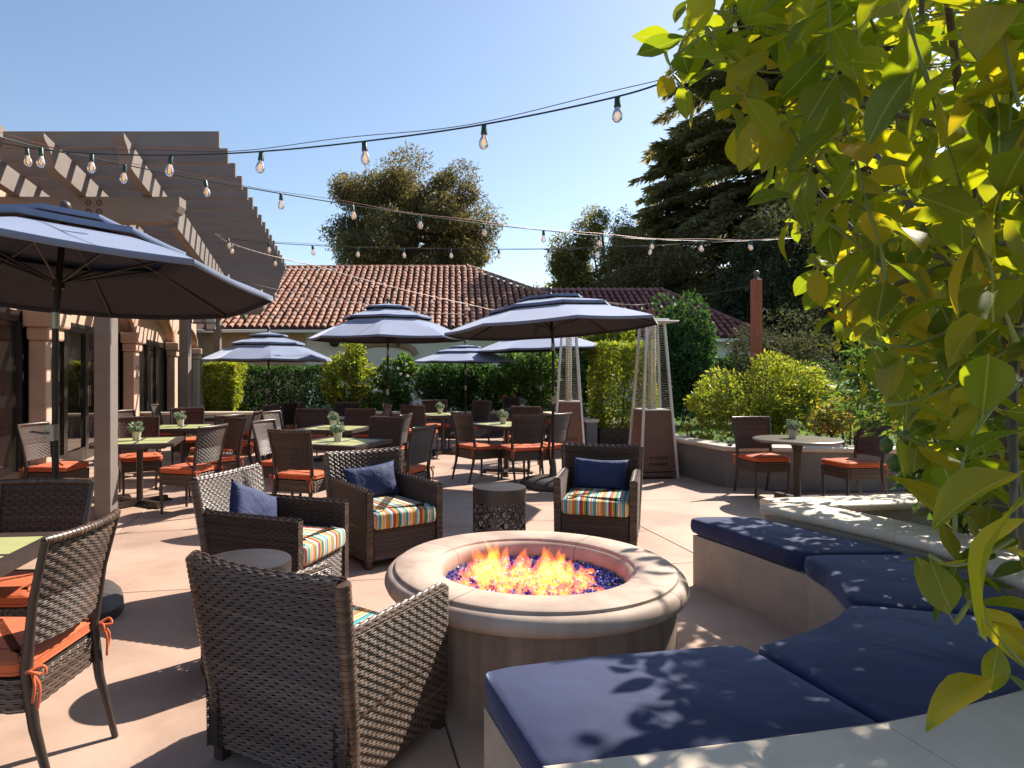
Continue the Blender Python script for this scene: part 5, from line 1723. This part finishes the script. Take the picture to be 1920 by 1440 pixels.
shrub('planter_shrub', 'small leafy citrus shrub in the bench planter', 'shrub', (3.22, 4.42, 0.74), (0.34, 0.3, 0.40), 520, 0.095, 'leaf_mid', k=14, lump=0.36, stems=7, zmin=0.34)
shrub('planter_shrub', 'leafy shrub at the right end of the bench planter', 'shrub', (4.0, 4.2, 0.95), (0.8, 0.6, 0.65), 2200, 0.10, 'leaf_mid', k=20, lump=0.36, stems=9, zmin=0.34)
shrub('garden_shrub', 'dark round shrub left of the red tile annex', 'shrub', (6.1, 18.6, 1.9), (1.15, 1.0, 1.85), 11000, 0.14, 'leaf_dark', k=34, lump=0.36, zmin=-0.05)
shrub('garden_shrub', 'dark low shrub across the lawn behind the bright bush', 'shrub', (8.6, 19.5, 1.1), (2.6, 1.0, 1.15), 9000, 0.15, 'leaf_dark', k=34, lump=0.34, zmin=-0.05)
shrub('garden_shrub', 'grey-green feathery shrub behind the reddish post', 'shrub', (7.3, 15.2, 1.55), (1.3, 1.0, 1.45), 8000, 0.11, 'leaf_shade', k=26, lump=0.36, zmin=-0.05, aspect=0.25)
shrub('flower_patch', 'small flowering plant at the foot of the right heater', 'shrub', (3.55, 10.0, 0.55), (0.22, 0.3, 0.28), 380, 0.06, 'leaf_lit', k=8, stems=5, zmin=0.28, flowers=('petal', 10, 0.03, 3))

# grass blades on the lawn beyond the wall
n = 26000
P = np.stack([rng.uniform(3.2, 13, n), rng.uniform(11.2, 24, n), np.full(n, -0.06)], -1)
V, F = leaf_quads(P, 0.085, 0.10, out=np.tile(np.array([[0, 0, 2.2]]), (n, 1)))
o = np_mesh('grass', V, F, M['leaf_mid'], None, 'stuff'); tag(o, 'short green lawn grass beyond the garden wall', 'grass')


def limb_path(a, b, bend=0.15, n=4):
    a = Vector(a); b = Vector(b); d = b - a
    k = Vector((RND.uniform(-1, 1), RND.uniform(-1, 1), RND.uniform(0, 1))) * d.length * bend
    return smooth_path([a, a.lerp(b, 0.35) + k, a.lerp(b, 0.7) + k * 0.7, b], n)


def broad_tree(name, label, x, y, crown_c, crown_r, n, size, mat_, k=50, lump=0.28, trunk_r=0.35, droop=0.6, aspect=0.25, limbs=16, z0=-0.06, bark='bark'):
    t = thing(name, label, 'tree', (x, y, z0))
    a = unit(rng.normal(size=(k, 3))) * (rng.uniform(0.25, 1.0, size=(k, 1)) ** 0.5)
    cc = a * (1 - lump * 0.7) * np.array(crown_r) + np.array(crown_c)
    rr = lump * rng.uniform(0.55, 1.2, size=k)
    idx = rng.integers(0, k, size=n)
    d = unit(rng.normal(size=(n, 3)))
    P = cc[idx] + d * (rng.uniform(0.15, 1.0, size=(n, 1)) ** 0.5) * rr[idx][:, None] * np.array(crown_r)
    V, F = leaf_quads(P, size, aspect, droop=droop)
    np_mesh('crown', V, F, M[mat_], t)
    m = MB()
    cv = Vector(crown_c)
    top = cv + Vector((0, 0, crown_r[2] * 0.5))
    m.tube(limb_path((0, 0, 0), top, 0.04, 6), [trunk_r * (1 - 0.75 * i / 18) for i in range(19)], 10)
    for i in range(limbs):
        e = Vector(cc[i % k]); s = Vector((0, 0, 0)).lerp(top, RND.uniform(0.35, 0.8))
        m.tube(limb_path(s, e, 0.12, 4), [trunk_r * 0.42 * (1 - 0.8 * j / 12) for j in range(13)], 6)
    m.build('trunk', M[bark], t, smooth=60)
    return t


broad_tree('eucalyptus_tree', 'large round olive-brown eucalyptus tree behind the tile roof', -3.0, 46, (0, 0, 10.9), (6.6, 4.6, 5.9), 90000, 0.32, 'leaf_euc', k=130, lump=0.215, trunk_r=0.45, limbs=30)
broad_tree('thin_tree', 'sparse yellow-green tree between the roofs and the cedar', 9.6, 44, (0, 0, 8.0), (3.9, 2.5, 5.0), 34000, 0.30, 'leaf_gold', k=60, lump=0.26, trunk_r=0.22, limbs=18)
broad_tree('thin_tree', 'small wispy pale tree right of the tile roof hip', 6.4, 47, (0, 0, 6.2), (2.2, 1.4, 2.2), 3600, 0.26, 'leaf_gold', k=30, lump=0.24, trunk_r=0.14, limbs=14)
broad_tree('dark_tree', 'dark spreading tree behind the red tile annex', 10.6, 38.5, (0, 0, 5.6), (4.6, 2.5, 4.0), 26000, 0.30, 'leaf_euc', k=60, lump=0.26, trunk_r=0.25)
broad_tree('dark_tree', 'dark tree filling the gap right of the annex roof', 15.5, 30, (0, 0, 5.0), (4.6, 2.5, 4.9), 30000, 0.30, 'leaf_shade', k=60, lump=0.26, trunk_r=0.28)
broad_tree('dark_tree', 'dark tree far right behind the lemon leaves', 22.0, 29, (0, 0, 6.0), (5.0, 3, 6.0), 24000, 0.34, 'leaf_dark', k=50, lump=0.28, trunk_r=0.3)


def cedar(label, x, y, H, R, n_whorl, seed, zlow=2.0, per=(5, 8), mat_='leaf_cedar', top=0.75, leaf=0.46):
    t = thing('cedar_tree', label, 'tree', (x, y, -0.06))
    r_ = random.Random(seed)
    tr = MB(); tr.tube([(0, 0, 0), (0.1, 0, H * 0.3), (0, 0.1, H * 0.65), (0, 0, H - 1.2)], [0.55, 0.42, 0.25, 0.05], 10)
    Ps = []; Os = []
    for w in range(n_whorl):
        z = zlow + (H - zlow - 0.15) * (w + r_.random() * 0.6) / n_whorl
        f = (z - zlow) / (H - zlow)
        L0 = R * (1 - f) ** top * (0.55 + 0.45 * min(1, f * 6 + 0.3)) + 0.5
        for b in range(r_.randint(*per)):
            a = r_.uniform(0, 2 * PI); L = L0 * r_.uniform(0.6, 1.1)
            d = Vector((math.cos(a), math.sin(a), 0))
            up = r_.uniform(0.05, 0.3); drp = r_.uniform(0.18, 0.38)
            pts = [Vector((0, 0, z)) + d * L * q + Vector((0, 0, L * (up * q - drp * q * q * 1.3))) for q in (0, 0.25, 0.5, 0.75, 1.0)]
            tr.tube(pts, [0.07, 0.055, 0.04, 0.025, 0.01], 5)
            side = Vector((-d.y, d.x, 0))
            ns = int(26 + L * 52)
            q = np.array([r_.random() for _ in range(ns)]) ** 0.7
            wd = (0.10 + 0.34 * np.sin(PI * np.clip(q, 0, 1) ** 0.8)) * min(1.0, L / 3) * 1.7
            sd = np.array([r_.uniform(-1, 1) for _ in range(ns)]) * wd
            px = np.interp(q, [0, .25, .5, .75, 1], [p.x for p in pts]) + side.x * sd
            py = np.interp(q, [0, .25, .5, .75, 1], [p.y for p in pts]) + side.y * sd
            pz = np.interp(q, [0, .25, .5, .75, 1], [p.z for p in pts]) - np.abs(sd) * 0.28 - np.array([abs(r_.gauss(0, 0.10)) for _ in range(ns)])
            Ps.append(np.stack([px, py, pz], -1)); Os.append(np.tile(np.array([[d.x, d.y, -0.35]]), (ns, 1)) + np.sign(sd)[:, None] * np.array([[side.x, side.y, 0]]) * 0.9)
    P = np.concatenate(Ps); O = np.concatenate(Os)
    V, F = leaf_quads(P, leaf, 0.24, droop=0.25, out=O * 1.3)
    np_mesh('crown', V, F, M[mat_], t)
    tr.build('trunk', M['red_bark'], t, smooth=60)
    return t


cedar('huge dark cedar tree towering behind the lemon leaves', 20.8, 45, 27, 9.6, 38, 5, zlow=4.0, per=(9, 13), top=0.33, leaf=0.56)
cedar('second dark cedar tree farther right in shadow', 31, 48, 26, 8.0, 30, 8, zlow=2.0, per=(7, 10))
cedar('shorter dark cedar below the towering cedar', 14.8, 47, 17, 5.2, 26, 12, zlow=1.5, per=(7, 10))


# ------------------------------------------------------------------ lemon tree in the right foreground
def leaf_template(curl, cup, wav, n=7):
    """lemon leaf along +X, length 1: returns vertices, quads, uv"""
    V = []; U = []
    prof = [0.02, 0.25, 0.39, 0.46, 0.46, 0.39, 0.23, 0.0]
    for i in range(n + 1):
        s = i / n
        w = prof[i] * 0.60
        for j, v in enumerate((-1, -0.5, 0, 0.5, 1)):
            y = v * w
            z = cup * abs(v) * w - curl * s * s + wav * math.sin(s * 9 + v * 2) * abs(v)
            V.append((s, y, z)); U.append((s, 0.5 + 0.5 * v * (w / 0.25)))
    F = [(i * 5 + j, (i + 1) * 5 + j, (i + 1) * 5 + j + 1, i * 5 + j + 1) for i in range(n) for j in range(4)]
    # petiole
    o = len(V)
    V += [(-0.13, -0.012, 0.02), (-0.13, 0.012, 0.02), (0.02, 0.014, 0.006), (0.02, -0.014, 0.006)]; U += [(0, .5)] * 4
    F.append((o, o + 3, o + 2, o + 1))
    return np.array(V), np.array(F), np.array(U)


TPL = [leaf_template(0.10, 0.30, 0.015), leaf_template(0.26, 0.45, 0.02), leaf_template(-0.06, 0.22, 0.02), leaf_template(0.40, 0.25, 0.03)]
leaf_me = []
for V, F, U in TPL:
    o = np_mesh('leaf', V, F, M['lemon_leaf'], None, smooth=True, uv=U); leaf_me.append(o.data); bpy.data.objects.remove(o)

LT = thing('lemon_tree', 'lemon tree with large backlit yellow-green leaves filling the right side', 'tree', (2.95, 3.75, 0.3))
LO = Vector((2.95, 3.75, 0.3))
TO_SUN = np.array(to_sun)


def in_mask(u, v):
    """outline of the crown as the photograph shows it"""
    b = np.interp(v, [-200, 0, 60, 130, 200, 260, 270, 300, 360, 420, 470, 560, 660, 760, 830, 900, 960, 1010, 1060, 1200, 1320, 1330],
                  [1200, 1225, 1240, 1255, 1290, 1330, 1440, 1450, 1455, 1440, 1490, 1530, 1560, 1640, 1680, 1740, 1790, 1760, 1730, 1770, 1800, 2000])
    return (u > b) & (v < 1325)


leaves = []          # (position, direction, normal, length)


def add_leaf(p, d, L, nrm=None):
    leaves.append((Vector(p), Vector(d).normalized(), nrm or 1.0, L))


def twig(P, spacing, L, spread=0.9, droop=-0.05, start=0.0, seed_dir=None):
    """leaves set alternately along a stem"""
    P = [Vector(p) for p in P]
    acc = start; k = RND.randint(0, 5); tot = 0
    for a, b in zip(P, P[1:]):
        l = (b - a).length; t_ = (b - a).normalized()
        while acc < l:
            p = a.lerp(b, acc / l)
            x = t_.cross(Vector((0.3, 0.2, 1))).normalized(); y = t_.cross(x)
            q = k * 2.4 + RND.uniform(-.3, .3)
            d = (x * math.cos(q) + y * math.sin(q)) * spread + t_ * RND.uniform(0.3, 0.8) + Vector((0, 0, -droop))
            add_leaf(p, d, L * RND.uniform(0.75, 1.2))
            k += 1; acc += spacing * RND.uniform(0.75, 1.25)
        acc -= l


stems = MB(); limbs = MB()
LT_main = [
    ([(1690, -60, 1.50), (1697, 0, 1.48), (1713, 70, 1.46), (1740, 155, 1.44), (1763, 233, 1.42), (1798, 338, 1.40), (1821, 420, 1.38), (1845, 467, 1.37), (1872, 552, 1.36), (1905, 640, 1.36)], 0.0075, 0.050, 0.128),
    ([(1548, -50, 1.75), (1553, 0, 1.74), (1559, 90, 1.72), (1588, 233, 1.70), (1608, 311, 1.68), (1627, 389, 1.66), (1650, 459, 1.65), (1662, 540, 1.64)], 0.0065, 0.045, 0.115),
    ([(1324, 50, 2.0), (1352, 85, 1.98), (1386, 120, 1.96), (1444, 136, 1.95), (1530, 130, 1.95), (1640, 110, 1.97)], 0.006, 0.042, 0.105),
    ([(1262, 140, 2.15), (1290, 170, 2.12), (1340, 195, 2.1), (1420, 185, 2.1), (1530, 180, 2.1)], 0.005, 0.036, 0.08),
    ([(1300, 10, 2.1), (1380, 30, 2.05), (1480, 60, 2.0), (1600, 60, 2.0)], 0.006, 0.042, 0.105),
    ([(1480, 240, 1.95), (1520, 300, 1.92), (1580, 360, 1.9), (1660, 420, 1.9), (1760, 470, 1.92)], 0.006, 0.042, 0.11),
    ([(1560, 420, 1.9), (1620, 470, 1.88), (1700, 540, 1.86), (1790, 590, 1.86), (1900, 620, 1.9)], 0.006, 0.045, 0.12),
    ([(1630, 640, 1.55), (1700, 650, 1.53), (1780, 620, 1.52), (1870, 560, 1.5), (1930, 500, 1.5)], 0.006, 0.042, 0.115),
    ([(1660, 760, 1.55), (1720, 750, 1.52), (1800, 715, 1.5), (1880, 660, 1.5), (1940, 620, 1.5)], 0.006, 0.045, 0.115),
    ([(1790, 1000, 1.25), (1793, 930, 1.25), (1810, 850, 1.26), (1850, 780, 1.27), (1910, 720, 1.3)], 0.005, 0.05, 0.10),
    ([(1790, 1170, 1.2), (1830, 1119, 1.2), (1852, 1170, 1.18), (1909, 1237, 1.16), (1960, 1290, 1.15)], 0.005, 0.038, 0.085),
    ([(1740, 1040, 1.22), (1780, 1060, 1.2), (1830, 1050, 1.2), (1900, 1010, 1.2)], 0.005, 0.042, 0.085),
    ([(1800, 60, 1.35), (1850, 140, 1.33), (1890, 260, 1.32), (1930, 380, 1.3)], 0.007, 0.05, 0.13),
    ([(1880, -40, 1.25), (1880, 60, 1.25), (1910, 200, 1.25)], 0.006, 0.05, 0.12),
    ([(1870, 430, 1.3), (1880, 330, 1.3), (1920, 200, 1.3)], 0.006, 0.05, 0.12),
]
for ctrl, rad, sp, L in LT_main:
    P = smooth_path([W(*c) for c in ctrl], 5)
    n_ = len(P)
    stems.tube([p - LO for p in P], [rad * (0.75 + 0.25 * math.sin(k)) * (0.55 + 0.45 * abs(2 * k / n_ - 1)) for k in range(n_)], 7)
    twig(P, sp * 0.95, L * 1.25)
# a few large leaves placed as seen
for (u, v, D, u2, v2, D2, L) in ((1935, 880, 0.98, 1765, 935, 0.95, 0.13), (1945, 915, 0.92, 1760, 1085, 0.90, 0.17), (1880, 1265, 1.15, 1750, 1305, 1.12, 0.12), (1880, 1255, 1.15, 1960, 1330, 1.12, 0.11)):
    a, b = W(u, v, D), W(u2, v2, D2); add_leaf(a, b - a, (b - a).length, 0.74)
# hanging and filling twigs through the depth of the crown
cnt = 0; tries = 0
while cnt < 720 and tries < 120000:
    tries += 1
    p = Vector((RND.uniform(0.5, 4.6), RND.uniform(1.25, 6.2), RND.uniform(0.75, 4.3)))
    u, v = U0 + FPX * p.x / p.y, V0 - FPX * (p.z - EYE) / p.y
    if not in_mask(u, v): continue
    if p.y < 1.75 and u < 1900: continue
    if u > 2350 or v < -700: continue
    if p.z < 1.2 and p.y < 2.2: continue
    if v > 560 and p.y > 3.2 and RND.random() < 0.45: continue
    # keep the crown a rounded mass round its limbs
    q = ((p.x - 2.6) / 2.3) ** 2 + ((p.y - 3.7) / 2.8) ** 2 + ((p.z - 2.5) / 1.9) ** 2
    if q > 1.0 and not (p.y < 2.4): continue
    t_ = (p.y - 1.5) / to_sun.y                       # let the sun reach the leaves nearest the camera
    if p.y > 1.9 and 0.5 < p.x - to_sun.x * t_ < 1.8 and 0.9 < p.z - to_sun.z * t_ < 3.0 and RND.random() < 0.8: continue
    h_ = (p.z - 0.5) / to_sun.z                      # the crown's edge, so that the pit stays in the sun
    if p.x - to_sun.x * h_ < np.interp(p.y - to_sun.y * h_, [1.2, 1.6, 2.4, 3.0, 3.6, 4.2, 4.8, 6.0], [-1, 0.62, 0.72, 0.95, 0.95, 1.6, 2.0, 2.1]) and p.y > 2.0: continue
    sy_ = p.y - to_sun.y * h_
    if p.y > 2.0 and RND.random() < (0.5 if 1.1 < sy_ < 2.0 else 0.22): continue
    d = Vector((RND.uniform(-1, 1), RND.uniform(-1, 1), RND.uniform(-0.9, 0.5))).normalized()
    l = RND.uniform(0.16, 0.34)
    P = smooth_path([p, p + d * l * 0.5 + Vector((0, 0, 0.01)), p + d * l + Vector((0, 0, -0.03))], 3)
    e = P[-1]; ue, ve = U0 + FPX * e.x / e.y, V0 - FPX * (e.z - EYE) / e.y
    if not in_mask(ue, ve): continue
    stems.tube([x - LO for x in P], [0.005 - 0.0005 * k for k in range(len(P))], 5)
    twig(P, 0.040, RND.uniform(0.105, 0.15))
    cnt += 1
# trunk and limbs
limbs.tube([p - LO for p in smooth_path([(2.95, 3.75, 0.3), (2.98, 3.72, 0.9), (2.92, 3.6, 1.5), (2.8, 3.4, 2.1)], 5)], [0.055 - 0.0018 * k for k in range(16)], 9)
for ctrl, rad, sp, L in LT_main:                       # each hanging spray springs from a limb
    a = W(*max(ctrl, key=lambda c: c[0] - 2 * c[1] * (c[1] < 0)))
    limbs.tube([p - LO for p in limb_path((2.75, 2.9, 2.2), a, 0.06, 5)], [0.018 - 0.0008 * k for k in range(16)], 6)
limbs.tube([p - LO for p in limb_path((2.85, 3.5, 1.8), (2.75, 2.9, 2.2), 0.05, 4)], 0.03, 8)
for e in ((2.0, 2.4, 3.1), (1.9, 1.9, 2.5), (2.6, 4.6, 3.3), (3.6, 4.3, 3.0), (2.2, 3.2, 3.6), (3.3, 2.6, 3.0), (2.1, 4.0, 2.6), (1.35, 1.9, 2.75), (2.3, 1.9, 1.7), (3.6, 5.2, 2.4)):
    limbs.tube([p - LO for p in limb_path((2.9, 3.62, 1.25 + RND.uniform(0, 0.7)), e, 0.10, 5)], [0.030 - 0.0014 * k for k in range(16)], 7)
stems.build('stems', M['stem'], LT, smooth=60, kind='stuff')
limbs.build('trunk', M['limb'], LT, smooth=60)

# the 300 leaves that show largest are parts of their own; the rest form one mass
def shown(l):
    p = l[0]
    if p.y < 0.3: return 0
    u, v = U0 + FPX * p.x / p.y, V0 - FPX * (p.z - EYE) / p.y
    return (l[3] / p.y) if (1180 < u < 1960 and -40 < v < 1440) else 0


leaves = [l for l in leaves if not (l[0].y < 1.6 and U0 + FPX * l[0].x / l[0].y < 1235)]
leaves.sort(key=shown, reverse=True)
BV = []; BF = []; BU = []; off = 0
for i, (p, d, nrm, L) in enumerate(leaves):
    up = Vector((RND.gauss(0, 0.45), RND.gauss(0, 0.45), 1.0)) + Vector(to_sun) * 0.25
    y = up.cross(d)
    if y.length < 1e-3: y = Vector((0, 1, 0))
    y.normalize(); z = d.cross(y)
    k = RND.randrange(4)
    Rm = Matrix((d, y * nrm, z)).transposed()
    base = p + d * 0.13 * L - LO
    if i < 300:
        o = link('leaf', leaf_me[k], LT)
        o.matrix_local = Matrix.Translation(base) @ Rm.to_4x4() @ Matrix.Scale(L, 4)
    else:
        V, F, U = TPL[k]
        BV.append((V * L) @ np.array(Rm).T + np.array(base)); BF.append(F + off); BU.append(U); off += len(V)
np_mesh('foliage', np.concatenate(BV), np.concatenate(BF), M['lemon_leaf'], LT, 'stuff', smooth=True, uv=np.concatenate(BU))
print('lemon leaves', len(leaves))
# green lemons
for (u, v, D) in ((1676, 868, 3.1), (1662, 835, 3.3), (1700, 820, 3.2)):
    p = W(u, v, D) - LO
    MB().lathe([(0, -0.042), (0.008, -0.038), (0.024, -0.024), (0.030, 0.0), (0.024, 0.026), (0.008, 0.036), (0.0, 0.04)], 12, c=p).build('lemon', M['lemon_green'], LT, smooth=60)
